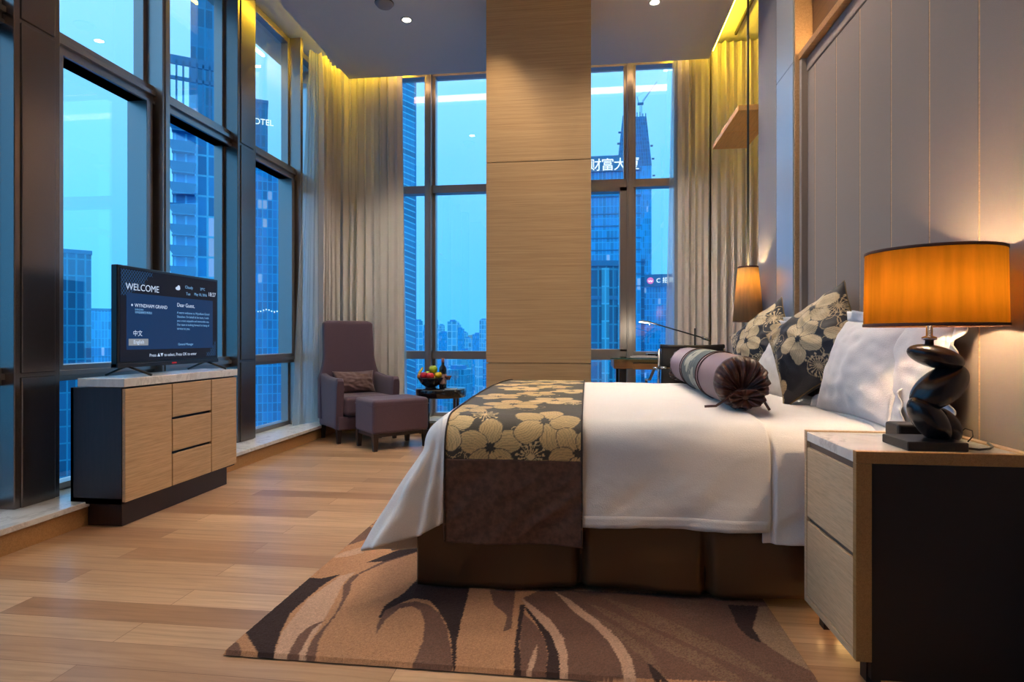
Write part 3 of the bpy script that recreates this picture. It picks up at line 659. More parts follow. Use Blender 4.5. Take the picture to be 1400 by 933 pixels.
# ------------------------------------------------------------------ rug with a carved pattern
RUG = [
('dark',[(-1.14,1.883),(-1.14,2.346),(-1.084,2.339),(-1.02,2.393),(-1.044,2.3),(-1.052,2.177),(-1.055,2.031),(-1.022,1.907),(-0.988,1.811),(-0.953,1.719),(-0.991,1.714),(-1.017,1.759),(-1.072,1.814)]),
('brown',[(-1.122,1.71),(-1.139,1.819),(-1.114,1.809),(-1.044,1.718)]),
('light',[(-1.014,2.379),(-0.969,2.422),(-0.973,2.309),(-0.941,2.152),(-0.906,1.961),(-0.893,1.856),(-0.848,1.725),(-0.953,1.719),(-1.014,1.893),(-1.046,2.147)]),
('brown',[(-0.77,2.696),(-0.878,2.542),(-0.943,2.402),(-0.94,2.313),(-0.915,2.233),(-0.892,2.086),(-0.88,1.94),(-0.866,1.854),(-0.818,1.729),(-0.848,1.725),(-0.879,1.803),(-0.893,1.879),(-0.891,1.963),(-0.894,2.051),(-0.921,2.174),(-0.965,2.289),(-0.966,2.376),(-0.929,2.466),(-0.889,2.572),(-0.781,2.734)]),
('brown',[(-0.906,2.0),(-0.92,1.935),(-0.912,1.876),(-0.897,1.795),(-0.882,1.723),(-0.915,1.721),(-0.937,1.817),(-0.95,1.886),(-0.941,1.947)]),
('dark',[(-0.685,2.412),(-0.705,2.24),(-0.74,2.141),(-0.731,2.038),(-0.714,2.03),(-0.705,2.134),(-0.652,2.208),(-0.59,2.196),(-0.54,2.13),(-0.482,2.021),(-0.438,1.907),(-0.398,1.753),(-0.393,1.758),(-0.42,1.91),(-0.437,2.058),(-0.453,2.252),(-0.481,2.484),(-0.625,2.465)]),
('brown',[(-0.697,1.921),(-0.717,1.985),(-0.725,2.096),(-0.694,2.154),(-0.637,2.183),(-0.581,2.161),(-0.524,2.097),(-0.478,2.006),(-0.434,1.88),(-0.399,1.755),(-0.521,1.749),(-0.531,1.896),(-0.56,2.027),(-0.6,2.112),(-0.641,2.142),(-0.681,2.112),(-0.7,2.025)]),
('brown',[(-0.38,2.321),(-0.279,2.333),(-0.256,2.018),(-0.279,1.991),(-0.283,2.111),(-0.342,2.191)]),
('brown',[(-0.243,2.259),(-0.178,2.346),(0.757,2.385),(0.653,1.799),(-0.061,1.753),(-0.064,1.874),(-0.081,1.981),(-0.128,2.097)]),
('dark',[(-0.247,2.203),(-0.228,2.205),(-0.22,1.935),(-0.192,1.746),(-0.212,1.743),(-0.229,1.879)]),
('brown',[(-0.227,2.135),(-0.178,2.059),(-0.142,1.973),(-0.121,1.866),(-0.121,1.746),(-0.193,1.746),(-0.218,1.935)]),
('light',[(-0.16,1.928),(-0.155,1.837),(-0.164,1.747),(-0.178,1.745),(-0.175,1.822)]),
('dark',[(-0.241,2.203),(-0.203,2.162),(-0.148,2.056),(-0.114,1.976),(-0.088,1.871),(-0.077,1.751),(-0.121,1.746),(-0.12,1.867),(-0.141,1.973),(-0.18,2.075)]),
('light',[(-0.25,2.258),(-0.198,2.198),(-0.125,2.091),(-0.079,1.981),(-0.061,1.874),(-0.057,1.752),(-0.078,1.751),(-0.088,1.871),(-0.119,1.99),(-0.202,2.148)]),
('light',[(-0.126,2.332),(-0.066,2.27),(0.007,2.154),(0.079,2.051),(0.116,1.949),(0.137,1.861),(0.139,1.756),(0.105,1.756),(0.098,1.856),(0.069,1.971),(0.021,2.068),(-0.047,2.168)]),
('gold',[(-0.009,2.258),(0.054,2.215),(0.197,2.081),(0.376,1.903),(0.459,1.781),(0.399,1.778),(0.295,1.881),(0.137,2.052)]),
('gold',[(0.064,2.298),(0.224,2.209),(0.433,1.989),(0.568,1.788),(0.531,1.784),(0.359,1.953),(0.186,2.121)]),
('gold',[(0.007,2.164),(0.095,2.078),(0.196,1.932),(0.228,1.767),(0.204,1.764),(0.166,1.89),(0.078,2.03)]),
('dark',[(0.177,1.866),(0.204,1.821),(0.228,1.763),(0.191,1.761)]),
('dark',[(0.516,2.298),(0.624,2.301),(0.561,2.136),(0.556,2.024),(0.529,2.052),(0.509,2.12)]),
('tan',[(0.625,2.294),(0.685,2.302),(0.67,2.046),(0.67,1.845),(0.612,1.928),(0.563,2.028),(0.557,2.12)]),
('brown',[(-1.167,2.704),(-1.143,2.944),(-1.134,3.023),(-1.033,2.923),(-1.081,2.812),(-1.12,2.745)]),
('dark',[(-0.963,2.531),(-0.91,2.633),(-0.809,2.809),(-0.776,2.695),(-0.884,2.557)]),
('light',[(-1.146,2.56),(-1.117,2.635),(-1.056,2.718),(-1.018,2.647),(-1.077,2.59)]),
]
RC = dict(base=S(184, 136, 100), dark=S(50, 30, 28), brown=S(112, 80, 66), light=S(196, 158, 132), gold=S(128, 100, 78), tan=S(150, 122, 98))
rx0, rx1, ry0, ry1 = -1.14, .665, 1.757, 4.6
xs = np.linspace(rx0, rx1, 460); ysr = np.concatenate([np.linspace(ry0, 3.1, 340), np.linspace(3.1, ry1, 60)[1:]])
GX, GY = np.meshgrid(xs, ysr)
jit = np.random.RandomState(3); JX = GX+jit.normal(0, .0012, GX.shape); JY = GY+jit.normal(0, .0012, GY.shape)
cols = np.zeros(GX.shape+(3,)); cols[:] = RC['base'][:3]
def inpoly(px, py, poly):
    r = np.zeros(px.shape, bool); n = len(poly); j = n-1
    for i in range(n):
        xi, yi = poly[i]; xj, yj = poly[j]
        if yi != yj:
            r ^= ((yi > py) != (yj > py)) & (px < (xj-xi)*(py-yi)/(yj-yi)+xi)
        j = i
    return r
for cname, poly in RUG:
    k = inpoly(JX, JY, poly); cc = np.array(RC[cname][:3])
    if cname == 'gold':
        k &= (jit.rand(*GX.shape) < .62)
    cols[k] = cc
# the rest of the pattern repeats beyond, under and past the bed
for cname, poly in RUG:
    k = inpoly(JX, JY-1.25, poly) & (GY > 3.05) & (GX > -1.14); cols[k] = RC[cname][:3]
cols *= (1+jit.normal(0, .10, GX.shape))[..., None]
h = .016+jit.normal(0, .0007, GX.shape)
edge = np.minimum(np.minimum(GX-rx0, rx1-GX), np.minimum(GY-ry0, ry1-GY)); h = np.where(edge < .004, .004, h)
nyr, nxr = GX.shape
vs = np.stack([GX, GY, h], -1).reshape(-1, 3)
fs = [(j*nxr+i, j*nxr+i+1, (j+1)*nxr+i+1, (j+1)*nxr+i) for j in range(nyr-1) for i in range(nxr-1)]
rm = MB(); rm.v = [tuple(p) for p in vs]; rm.f = fs; rm.sm = [True]*len(fs)
o = build('rug', rm, vcol('rug_pile', .95, 420, .8, .25), None, local=True); setcol(o, np.clip(cols, 0, 1).reshape(-1, 3))
tag(o, 'brown and tan rug with sweeping leaf-like curves lying under the bed', 'rug')

# ------------------------------------------------------------------ bed
FX, NYB, FYB, HX = -.545, 2.405, 4.36, 1.19          # where the top starts to round off (foot, near, far), head end
RB = .115
bed = thing('bed', 'wide bed with dark satin valance, its head against the panelled wall', 'bed', (.27, 3.4, 0))
build('mattress', MB().box(-.615, 1.178, 2.345, 4.42, .34, .645), M_LINEN, bed, bevel=.07, seg=4)
build('bed_base', MB().box(-.62, 1.178, 2.36, 4.42, .05, .34), M_DARK, bed)
def skirt_path(s):   # near side from head to foot, then across the foot
    L1 = 1.85
    if s < L1: return (1.175-s, 2.332, 0, -1)
    return (-.675, 2.332+(s-L1), -1, 0)
def skirt(u, v):
    s = u*(1.85+2.05); x, y, nx, ny = skirt_path(s)
    z = .34-(.34-.030)*v
    # box pleats every .62 m and soft waves
    pl = 0
    for p0 in (.30, .73, 1.20, 2.35, 2.9, 3.4):
        d = (s-p0)/.020; pl -= .040*math.exp(-d*d)*min(1, .25+v)
    wv = (.006*math.sin(s*9+1.2)+.004*math.sin(s*23))*v
    o_ = pl+wv+.010*v
    return (x+nx*o_, y+ny*o_, z+.009*v*math.sin(s*6.2+.7)+.010*v*math.sin(s*2.2))
sk = MB().grid(skirt, 620, 14)
build('valance', sk, M_SATIN, bed, solid=.004)
# ---- draped cloth: (p, q) = distance past the foot edge / past the near (or far) edge
def drape(p, q, far, pm, qm, off=0.0, zt=.682, lean=.56, wr=1.0):
    if p <= 0 and q <= 0: return None
    pp, qq = max(p, 0)/pm, max(q, 0)/qm
    al = math.atan2(qq, pp); rn = max(pp, qq)
    L = (pm*math.cos(al)**2+qm*math.sin(al)**2)*(1+.13*math.sin(2*al)**2)
    rho = rn*L
    r = RB+off
    if p <= 0: ca, sa = 0, 1
    elif q <= 0: ca, sa = 1, 0
    else: ca, sa = math.cos(al), math.sin(al)
    le = .012+lean*math.sin(2*al)**1.4 if (p > 0 and q > 0) else .012+(.10*min(1, max(0, p)/pm))
    arc = r*PI/2
    if rho < arc:
        f = rho/r; h = r*math.sin(f); d = r*(1-math.cos(f))
    else:
        e = rho-arc; h = r+le*e; d = r+math.sqrt(max(0, 1-le*le))*e
    k = max(0, (rho-.10)/.4)
    return ca*h, sa*h, d, al, k
def cloth(x, y, x_foot, pm, qm, off=0.0, fold=1.0, lean=.56):
    """fabric coords: x runs foot -> head, y near -> far, both measured flat along the cloth"""
    p = x_foot-x; qn = NYB-y; qf = y-FYB
    far = qf > 0; q = qf if far else qn
    cx = min(1, max(0, (y-NYB)/(FYB-NYB))); crown = .026*math.sin(PI*cx)**.8
    tx = max(x, x_foot); ty = min(max(y, NYB), FYB)
    wz = (.0035*noise.noise((x*5, y*5, 1))+.002*noise.noise((x*16, y*9, 5)))*fold
    r = drape(p, q, far, pm, qm, off, lean=lean)
    zt = .682+off+crown
    if r is None: return (tx, ty, zt+wz)
    h1, h2, d, al, k = r
    if p > 0 and q > 0:
        w_ = fold*k*(.034*math.sin(al*9+.6)*math.sin(2*al)+.016*math.sin(al*21+2*d)+.02*noise.noise((al*4, d*3, 7)))
    elif q > 0: w_ = fold*k*(.006*math.sin(x*13+1)+.010*noise.noise((x*3.2, d*4, 2)))
    else: w_ = fold*k*(.012*math.sin(y*11)+.010*noise.noise((y*3.2, d*4, 3)))
    # diagonal drag wrinkles on the hanging side
    w_ += fold*min(1, k*1.5)*(.012*noise.noise((x*6+d*6, y*4, d*3))+.007*(1-2*abs(noise.noise((x*9+d*9, y*3, d*5)))))
    ca, sa = (0, 1) if p <= 0 else ((1, 0) if q <= 0 else (math.cos(al), math.sin(al)))
    h1 += ca*w_; h2 += sa*w_
    return (tx-h1, ty+(h2 if far else -h2), zt-d+wz)
PM, QM = .60, .462
DX1 = .665
def duv(u, v):
    x = FX-PM+u*(DX1-FX+PM); y = NYB-QM+v*(FYB-NYB+2*QM)
    q_ = max(0, NYB-y, y-FYB)
    return cloth(x, y, FX, PM, QM)
dv = MB().grid(duv, 150, 200)
hem = MB()
o = build('duvet', dv, M_LINEN, None, local=True, solid=.012, sub=1)
BASE[o.name] = (0, 0, 0)
tag(o, 'white duvet spread over the bed, one corner hanging out at the foot', 'duvet')
# stitched hem band along the near edge
def hemf(u, v):
    x = FX+.03+u*(DX1-.005-FX-.03); y = NYB-QM-.001+v*.042
    a = cloth(x, y, FX, PM, QM, .004); return a
build('hem_band', MB().grid(hemf, 80, 4), M_LINEN, o, local=True, solid=.003)
def shf(u, v):
    x = .640+u*(1.178-.640); y = NYB-QM-.018+v*(FYB-NYB+2*QM+.036)
    a = cloth(x, y, FX, PM, QM+.018, -.015, 1.0); k = min(1, max(0, (x-.670)/.012))*min(1, max(0, (NYB-.06-y)/.12))
    return (a[0], a[1]-.020*k, a[2])
o = build('bed_sheet', MB().grid(shf, 110, 200), M_LINEN, None, local=True, solid=.008, sub=1)
tag(o, 'white turned-back top sheet at the head of the bed, hanging beside the nightstand', 'sheet')

# ------------------------------------------------------------------ floral cloth
def floral(U, V, fl, bursts, outl, bgc, pc, seed=1, pc2=None):
    """blossoms woven into a cloth: U, V coordinates in metres on the fabric"""
    rs_ = np.random.RandomState(seed)
    sh = U.shape; c = np.zeros(sh+(3,)); c[:] = bgc
    weave = 1+.10*np.sin(U*2600)*np.sin(V*2600)
    c *= weave[..., None]
    def petals(cx, cy, R, rot, n):
        for k in range(n):
            a = rot+2*PI*k/n
            dx, dy = U-cx-.56*R*math.cos(a), V-cy-.56*R*math.sin(a)
            er = dx*math.cos(a)+dy*math.sin(a); et = -dx*math.sin(a)+dy*math.cos(a)
            wob = 1+.06*np.sin(np.arctan2(et, er)*5+k)
            yield k, a, (er/(.46*R))**2/wob+(et/(.37*R))**2/wob, er, et
    for cx, cy, R, rot in outl:
        for k, a, e, er, et in petals(cx, cy, R, rot, 5):
            m = (e > .86) & (e < 1.0); c[m] = np.array(pc)*.75
    for cx, cy, R, rot in fl:
        col = np.array(pc2 if (pc2 is not None and rs_.rand() < .45) else pc)
        for k, a, e, er, et in petals(cx, cy, R, rot, 5):
            m = e < 1.0
            st = 1-.30*(np.sin(et*620+5*np.sin(er*60+k)) > .62)-.12*(np.sin(et*300+er*90) > .8)
            shade = st*(1.04-.10*(k % 2))
            cc = col[None, :]*shade[m][:, None]; c[m] = cc
            m2 = (e > .93) & (e < 1.05); c[m2] = np.array(bgc)*1.6
        r = np.hypot(U-cx, V-cy); th = np.arctan2(V-cy, U-cx)
        m = (r < .17*R) & (np.cos(th*8) > -.1) & (r > .06*R); c[m] = np.array(bgc)*.7
    for cx, cy, R in bursts:
        r = np.hypot(U-cx, V-cy); th = np.arctan2(V-cy, U-cx)
        arcw = np.abs(((th*18/(2*PI)) % 1)-.5)*2*PI/18*r
        rr = R*(.8+.2*np.sin(np.floor(th*18/(2*PI)+.0)*2.4))
        m = ((arcw < .0016) & (r < rr) & (r > .1*R)) | ((np.abs(r-rr) < .0045) & (arcw < .0045)) | (r < .13*R)
        c[m] = np.array(pc)*.95
    return c
GOLD = S(228, 200, 144)[:3]; GOLD2 = S(214, 182, 124)[:3]; OLIVE = S(66, 60, 50)[:3]
def cloth_panel(name, parent, x0, x1, y0, y1, nx, ny, off, mat, pattern=None, solid=.006, fold=.55):
    def f(u, v): return cloth(x0+u*(x1-x0), y0+v*(y1-y0), FX, PM, QM+.06, off, fold, .0)
    m = MB().grid(f, nx, ny); o = build(name, m, mat, parent, solid=solid)
    if pattern:
        U, V = np.meshgrid(np.linspace(x0, x1, nx), np.linspace(y0, y1, ny)); setcol(o, np.clip(pattern(U, V), 0, 1).reshape(-1, 3))
    return o
run = thing('bed_runner', 'bed runner with golden blossoms and brown velvet ends across the foot of the bed', 'bed runner', (-.28, 3.3, .69))
# the seam between blossoms and velvet hangs at z .535
YS = NYB-(RB+.014)*PI/2-(.682+.014-RB-.014-.535)
YE = NYB-(RB+.014)*PI/2-(.682+.014-RB-.014-.212)
YS2 = FYB+.35
rx_a, rx_b = -.552, -.018
rs = np.random.RandomState(5)
fl = [(-.37, YS+.045, .128, .35), (-.165, YS+.165, .135, -1.2), (-.565, YS+.14, .12, .2), (-.035, YS+.03, .115, 2.2), (-.33, YS-.06, .07, 1.57)]
bu = [(-.215, YS+.012, .062), (-.41, YS+.215, .06)]
ou = [(-.47, YS+.03, .08, .5), (-.22, YS+.05, .10, 1.0)]
for k in range(22):
    y = YS+.34+k*.135
    fl.append((-.50+.46*((k*.382) % 1), y, .10+.04*rs.rand(), 6.28*rs.rand()))
    if k % 2: bu.append((-.52+.5*((k*.618+.3) % 1), y+.05, .055))
    if k % 3 == 0: ou.append((-.5+.46*((k*.7+.5) % 1), y+.06, .09, 6.28*rs.rand()))
cloth_panel('floral_panel', run, rx_a, rx_b, YS, YS2, 150, 720, .014, vcol('gold_floral_brocade', .6, 240, .35, .08), lambda U, V: floral(U, V, fl, bu, ou, OLIVE, GOLD, 2, GOLD2))
e_ = cloth_panel('velvet_end', run, rx_a, rx_b, YE, YS, 60, 44, .0145, M_VELVET, fold=.9); e_['label'] = 'plain brown velvet end of the runner'
e_ = cloth_panel('velvet_end', run, rx_a, rx_b, YS2, FYB+QM+.05, 40, 20, .0145, M_VELVET, fold=.9); e_['label'] = 'plain brown velvet end of the runner'
pp = MB()
for xx in (rx_a+.003, rx_b-.003):
    pts = [cloth(xx, YE+(FYB+QM-YE)*k/240, FX, PM, QM+.06, .017, .55, .0) for k in range(241)]
    pp.tube(pts, .0035, 6)
build('piping', pp, plain('dark_piping', S(52, 38, 32), .6), run)

# ------------------------------------------------------------------ pillows
WR = .006
def cushion(w, h, d, n=46, pinch=.10, sag=0.0, seed=0, edge=None):
    """a stuffed square lying in local XZ, front towards -y; returns mesh and its (u, v) grid"""
    def surf(side):
        def f(a, b):
            u, v = a*2-1, b*2-1
            ku = 1-pinch*(1-v*v)**1.0*abs(u)**1.5; kv = 1-pinch*(1-u*u)*abs(v)**1.5
            x = .5*w*u*(1-pinch*(1-v*v)); z = .5*h*v*(1-pinch*(1-u*u))-sag*max(0, v)**2*(1-u*u)*h
            t = (max(0, 1-u*u)**.62*max(0, 1-v*v)**.62)
            y = side*.5*d*t*(1+.10*noise.noise((u*1.6+seed, v*1.6, side)))
            y += side*(.010*noise.noise((u*4+seed, v*4, 2*side))+WR*(1-2*abs(noise.noise((u*2.2+v*1.8+seed, v*1.2-u*1.3, 4)))))*min(1, t*2.5)
            return (x, y, z+h*.5)
        return f
    m = MB(); m.grid(surf(-1), n, n); nf = len(m.f)
    m.grid(surf(1), n, n)
    for k in range(nf, len(m.f)): m.f[k] = m.f[k][::-1]
    m.f[:nf] = [f for f in m.f[:nf]]
    return m
def flange(w, h, pinch, fw, n=46, seed=0):
    """flat ruffled border around a sham"""
    m = MB(); per = []
    for k in range(4*n):
        s = k/n; e = int(s); a = (s-e)*2-1
        u, v = ((a, -1), (1, a), (-a, 1), (-1, -a))[e]
        x = .5*w*u*(1-pinch*(1-v*v)); z = .5*h*v*(1-pinch*(1-u*u))+h*.5
        nx, nz = u if abs(u) > .999 else u*abs(u)**10, v if abs(v) > .999 else v*abs(v)**10
        per.append((x, z, nx, nz, k))
    def f(u, v):
        x, z, nx, nz, k = per[int(round(u*4*n)) % (4*n)]
        r = v*fw; wv_ = .016*v*math.sin(k*.36+seed)+.009*v*math.sin(k*.91)
        return (x+nx*r, wv_, z+nz*r)
    return m.grid(f, 4*n, 5, True)
def place(loc, lean, yaw, roll=0.0, pivot=0.0):
    return Matrix.Translation(loc)@Matrix.Rotation(yaw, 4, 'Z')@Matrix.Rotation(lean, 4, 'X')@Matrix.Translation((0, 0, pivot))@Matrix.Rotation(roll, 4, 'Y')@Matrix.Translation((0, 0, -pivot))
def pillow(name, label, cat, loc, lean, yaw, w, h, d, mat, roll=0.0, group=None, fl_w=0, pinch=.08, pat=None, seed=0, n=46, trim=None):
    M = place(loc, lean, yaw, roll, h*.5)
    t = thing(name, label, cat, loc, 0, group)
    m = cushion(w, h, d, n, pinch, 0, seed).xf(M); o = build('cover', m, mat, t, weld=(pat is None))
    if pat is not None:
        U, V = np.meshgrid(np.linspace(-w/2, w/2, n), np.linspace(0, h, n)); a = np.clip(pat(U, V), 0, 1).reshape(-1, 3); b = np.clip(pat(-U+.31, V+.17), 0, 1).reshape(-1, 3)
        setcol(o, np.concatenate([a, b]))
    if fl_w: build('flange', flange(w, h, pinch, fl_w, 46, seed).xf(M), mat, t, solid=.004)
    if trim:
        pts = [flange(w, h, pinch, .002, 46, seed).v[k] for k in range(4*46)]; pts.append(pts[0])
        build('piping', MB().tube(pts, .003, 6).xf(M), trim, t)
    return t
YW = -PI/2   # facing the foot of the bed
pillow('pillow', 'large white pillow leaning on the headboard behind the pebble lamp', 'pillow', (1.150, 2.43, .668), -.14, YW, .60, .42, .14, M_LINEN, fl_w=.05, seed=1, group=None)
pillow('pillow', 'large white pillow in front, right behind the near flowered cushion', 'pillow', (1.055, 2.60, .672), -.30, YW+.08, .58, .43, .17, M_LINEN, fl_w=.045, seed=2)
pillow('pillow', 'large white pillow against the headboard on the far side of the bed', 'pillow', (1.09, 3.75, .672), -.15, YW, .68, .42, .12, M_LINEN, fl_w=.05, seed=3)
pillow('pillow', 'white pillow between the two flowered cushions, behind the far one', 'pillow', (1.00, 3.55, .672), -.32, YW+.05, .64, .42, .13, M_LINEN, fl_w=.045, seed=4)
NAVY = S(30, 34, 44)[:3]; BEI = S(208, 188, 150)[:3]; BEI2 = S(176, 150, 106)[:3]
def cpat(seed):
    rs_ = np.random.RandomState(seed)
    fl_ = [(-.02, .20, .125, .5), (.10, .40, .12, 1.4), (-.19, .40, .10, 2.2), (.22, .14, .10, .1), (-.24, .10, .08, .9)]
    bu_ = [(-.14, .30, .06), (.20, .30, .07), (.03, .05, .06), (-.05, .50, .055), (-.22, .22, .05)]
    ou_ = [(-.16, .27, .10, .4), (.06, .06, .11, .9), (.22, .28, .10, .2)]
    jj = lambda l: [tuple([a[0]+rs_.normal(0, .015), a[1]+rs_.normal(0, .015)]+list(a[2:])) for a in l]
    a_, b_, c_ = jj(fl_), jj(bu_), jj(ou_)
    return lambda U, V: floral(U, V, a_, b_, c_, NAVY, BEI, seed, BEI2)
M_CFL = vcol('floral_cushion_fabric', .62, 240, .3, .08)
M_PIPE = plain('cushion_piping', S(120, 96, 56), .6)
pillow('floral_cushion', 'nearer dark cushion with pale blossoms leaning on the white pillows', 'cushion', (.985, 2.96, .750), -.40, -1.10, .475, .475, .23, M_CFL, roll=-.62, pat=cpat(3), seed=5, n=150, pinch=.10, trim=M_PIPE)
pillow('floral_cushion', 'farther dark cushion with pale blossoms beyond the bolster', 'cushion', (.97, 3.74, .755), -.36, -1.12, .44, .44, .21, M_CFL, roll=-.62, pat=cpat(8), seed=6, n=150, pinch=.10, trim=M_PIPE)

# bolster
BA, BB, BR = Vector((.655, 2.69, .813)), Vector((.66, 4.08, .828)), .112
bol = thing('bolster', 'satin bolster with gathered brown ends and a flowered band lying across the bed', 'bolster', tuple((BA+BB)/2))
axis = (BB-BA).normalized(); sidev = axis.cross(Vector((0, 0, 1))).normalized(); upv = sidev.cross(axis)
Lb = (BB-BA).length
def tubef(s0, s1, r=BR, bulge=.004):
    def f(u, v):
        a = 2*PI*u; s = s0+(s1-s0)*v; rr = r*(1+.012*noise.noise((math.cos(a)*2, math.sin(a)*2, s*7)))+bulge*math.sin(PI*min(1, max(0, s/Lb)))
        return BA+axis*s+sidev*rr*math.cos(a)+upv*rr*math.sin(a)
    return f
M_SILK = fabric('pink_taupe_silk', S(158, 128, 126), .42, 300, .05)
M_GATH = fabric('dark_brown_satin', S(70, 38, 30), .34, 120, .10)
build('body', MB().grid(tubef(0, Lb), 72, 40, True), M_SILK, bol)
fb = build('floral_band', MB().grid(tubef(.42, .88, BR+.002), 240, 150, True), vcol('bolster_band', .6, 240, .3, .06), bol)
U, V = np.meshgrid(np.linspace(0, .70, 240), np.linspace(0, .46, 150))
setcol(fb, np.clip(floral(U, V, [(.1, .1, .1, .3), (.25, .3, .11, 1), (.42, .12, .1, 2), (.58, .32, .1, .5), (.02, .36, .09, .2), (.68, .1, .09, .2)], [(.18, .22, .05), (.5, .24, .05)], [(.34, .2, .08, .2)], S(70, 84, 84)[:3], S(176, 176, 158)[:3], 4), 0, 1).reshape(-1, 3))
for s_ in (.42, .88, .36, .94):
    build('piping', MB().tube([tubef(s_, s_+.01, BR+.003)(k/48, 0) for k in range(49)], .003, 6), M_GATH, bol)
def endcap(p0, ax, up_shift, seed):
    def f(u, v):
        a = 2*PI*u; prof = ((1.0, .0), (1.0, .02), (.93, .050), (.78, .066), (.55, .062), (.32, .046), (.14, .035), (.08, .05))
        k = v*(len(prof)-1); i = min(int(k), len(prof)-2); fr = k-i
        r = (prof[i][0]*(1-fr)+prof[i+1][0]*fr); z = prof[i][1]*(1-fr)+prof[i+1][1]*fr
        g = (math.sin(a*13+seed+1.2*math.sin(a*3))+.6*math.sin(a*29+seed))*.010*math.sin(PI*min(1, v*1.15))
        c = up_shift*v**1.6
        return p0+ax*(z+g*.9)+(sidev*math.cos(a)+upv*math.sin(a))*(r*BR*1.015+g*.35)+Vector((0, 0, c))
    return f
build('gathered_end', MB().grid(endcap(BA, -axis, -.055, .3), 200, 30, True), M_GATH, bol)
build('gathered_end', MB().grid(endcap(BB, axis, -.03, 1.4), 120, 24, True), M_GATH, bol)
kn = BA-axis*.055+Vector((.005, 0, -.062))
tie = MB().ellipsoid(kn, (.024, .016, .018), nu=16, nv=10)
for pts in ([kn, kn+Vector((-.05, -.01, .018)), kn+Vector((-.085, -.012, -.012)), kn+Vector((-.12, -.01, -.036)), kn+Vector((-.165, 0, -.040))],
            [kn, kn+Vector((.04, -.01, .02)), kn+Vector((.07, -.02, -.01)), kn+Vector((.085, -.05, -.045))],
            [kn, kn+Vector((-.03, -.02, .035)), kn+Vector((-.06, -.02, .02)), kn+Vector((-.03, -.02, -.005)), kn],
            [kn, kn+Vector((.04, -.02, .035)), kn+Vector((.075, -.02, .012)), kn+Vector((.04, -.02, -.01)), kn]): tie.tube(pts, .0055, 8)
build('tie', tie, M_GATH, bol)
kf = BB+axis*.05+Vector((-.035, 0, -.065))
build('ruffle', MB().grid(lambda u, v: kf+Vector(((.02+.055*v)*math.cos(2*PI*u), .01+.03*v+.012*math.sin(2*PI*u*9)*v, (.014+.030*v)*math.sin(2*PI*u)-.005)), 90, 6, True), M_GATH, bol, solid=.002)
build('ruffle', MB().grid(lambda u, v: kn+Vector(((.012+.055*v)*math.cos(2*PI*u)*1.1, -.012-.03*v+.012*math.sin(2*PI*u*9)*v, (.010+.034*v)*math.sin(2*PI*u)*.9)), 90, 6, True), M_GATH, bol, solid=.002)

# ------------------------------------------------------------------ armchair and footstool (local: facing -y)
A0 = math.radians(43)
CH = (-2.265, 5.775, 0)
t = thing('armchair', 'high-backed aubergine armchair in the corner before the curtains', 'armchair', CH, A0)
def backf(u, v):
    # a closed shell: u around the section, v up the height
    z = .20+.985*v
    wd = .262+.014*(1-v)+.055*min(1, max(0, (.86-z)/.26))**2
    th = .055-.012*v
    yc = .245+.085*(v**1.2)
    a = 2*PI*u; e = .28
    cx = math.copysign(abs(math.cos(a))**e, math.cos(a)); sy = math.copysign(abs(math.sin(a))**e, math.sin(a))
    k = 1.0
    if v > .965: k = math.sqrt(max(0, 1-((v-.965)/.035)**2))
    return (cx*wd*(.80+.20*k if k < 1 else 1), yc+sy*th*(k if k < 1 else 1), z)
m = MB().grid(backf, 64, 60, True)
build('backrest', m, M_CHAIR, t, local=True)
for sg in (-1, 1):
    def arm(u, v, sg=sg):
        # section in (x, z) swept from the back (v=0) to the front (v=1)
        y = .27-.50*v
        top = .66-.035*v-.02*math.sin(PI*v); low = .125+.02*math.sin(PI*v)
        xi = sg*.245; xo = sg*(.325-.012*(1-v))
        a = 2*PI*u; e = .35
        cx = math.copysign(abs(math.cos(a))**e, math.cos(a)); cz = math.copysign(abs(math.sin(a))**e, math.sin(a))
        k = 1.0 if v < .94 else math.sqrt(max(0, 1-((v-.94)/.06)**2))*.12+.88
        zz = (top+low)/2+cz*(top-low)/2*k
        lean = .045*(zz-.125)/.5*v      # front edge rakes forward at the top
        return ((xi+xo)/2+cx*abs(xo-xi)/2*k*(1.0+.12*(zz > .6)*0), y-lean+.02, zz)
    am = MB().grid(arm, 48, 24, True)
    n0 = len(am.v); am.add([am.v[23*48+i] for i in range(48)], [list(range(48))]); am.add([am.v[i] for i in range(48)], [list(range(48))[::-1]])
    build('armrest', am, M_CHAIR, t, local=True)
build('seat', MB().box(-.242, .242, -.27, .20, .26, .445), M_CHAIR, t, local=True, bevel=.04, seg=4)
build('seat_base', MB().box(-.30, .30, -.235, .27, .13, .26), M_CHAIR, t, local=True, bevel=.012)
for x in (-.285, .285):
    for y in (-.20, .25):
        build('leg', MB().frustum((x-.016, x+.016, y-.016, y+.016, 0), (x-.024, x+.024, y-.024, y+.024, .135)), M_DARKWOOD, t, local=True)
RA = Matrix.Translation(CH)@Matrix.Rotation(A0, 4, 'Z')
ccen = RA@Vector((.015, .145, .442))
pillow('lumbar_cushion', 'mauve oblong cushion standing on the aubergine armchair', 'cushion', tuple(ccen), -.30, A0, .44, .235, .13, M_CUSH, pinch=.10, seed=9, n=40)
OT = (-1.805, 5.40, 0)
t = thing('footstool', 'square aubergine footstool with dark legs in front of the armchair', 'footstool', OT, A0)
OTM = MB()
def otop(u, v):
    return None
build('cushion', MB().box(-.275, .275, -.215, .215, .15, .455), M_CHAIR, t, local=True, bevel=.03, seg=4)
build('piping', MB().tube([(-.272, -.212, .40), (.272, -.212, .40), (.272, .212, .40), (-.272, .212, .40), (-.272, -.212, .40)], .004, 6), M_CHAIR, t, local=True)
ap = MB()
for y in (-.200, .196): ap.box(-.25, .25, y, y+.016, .125, .155)
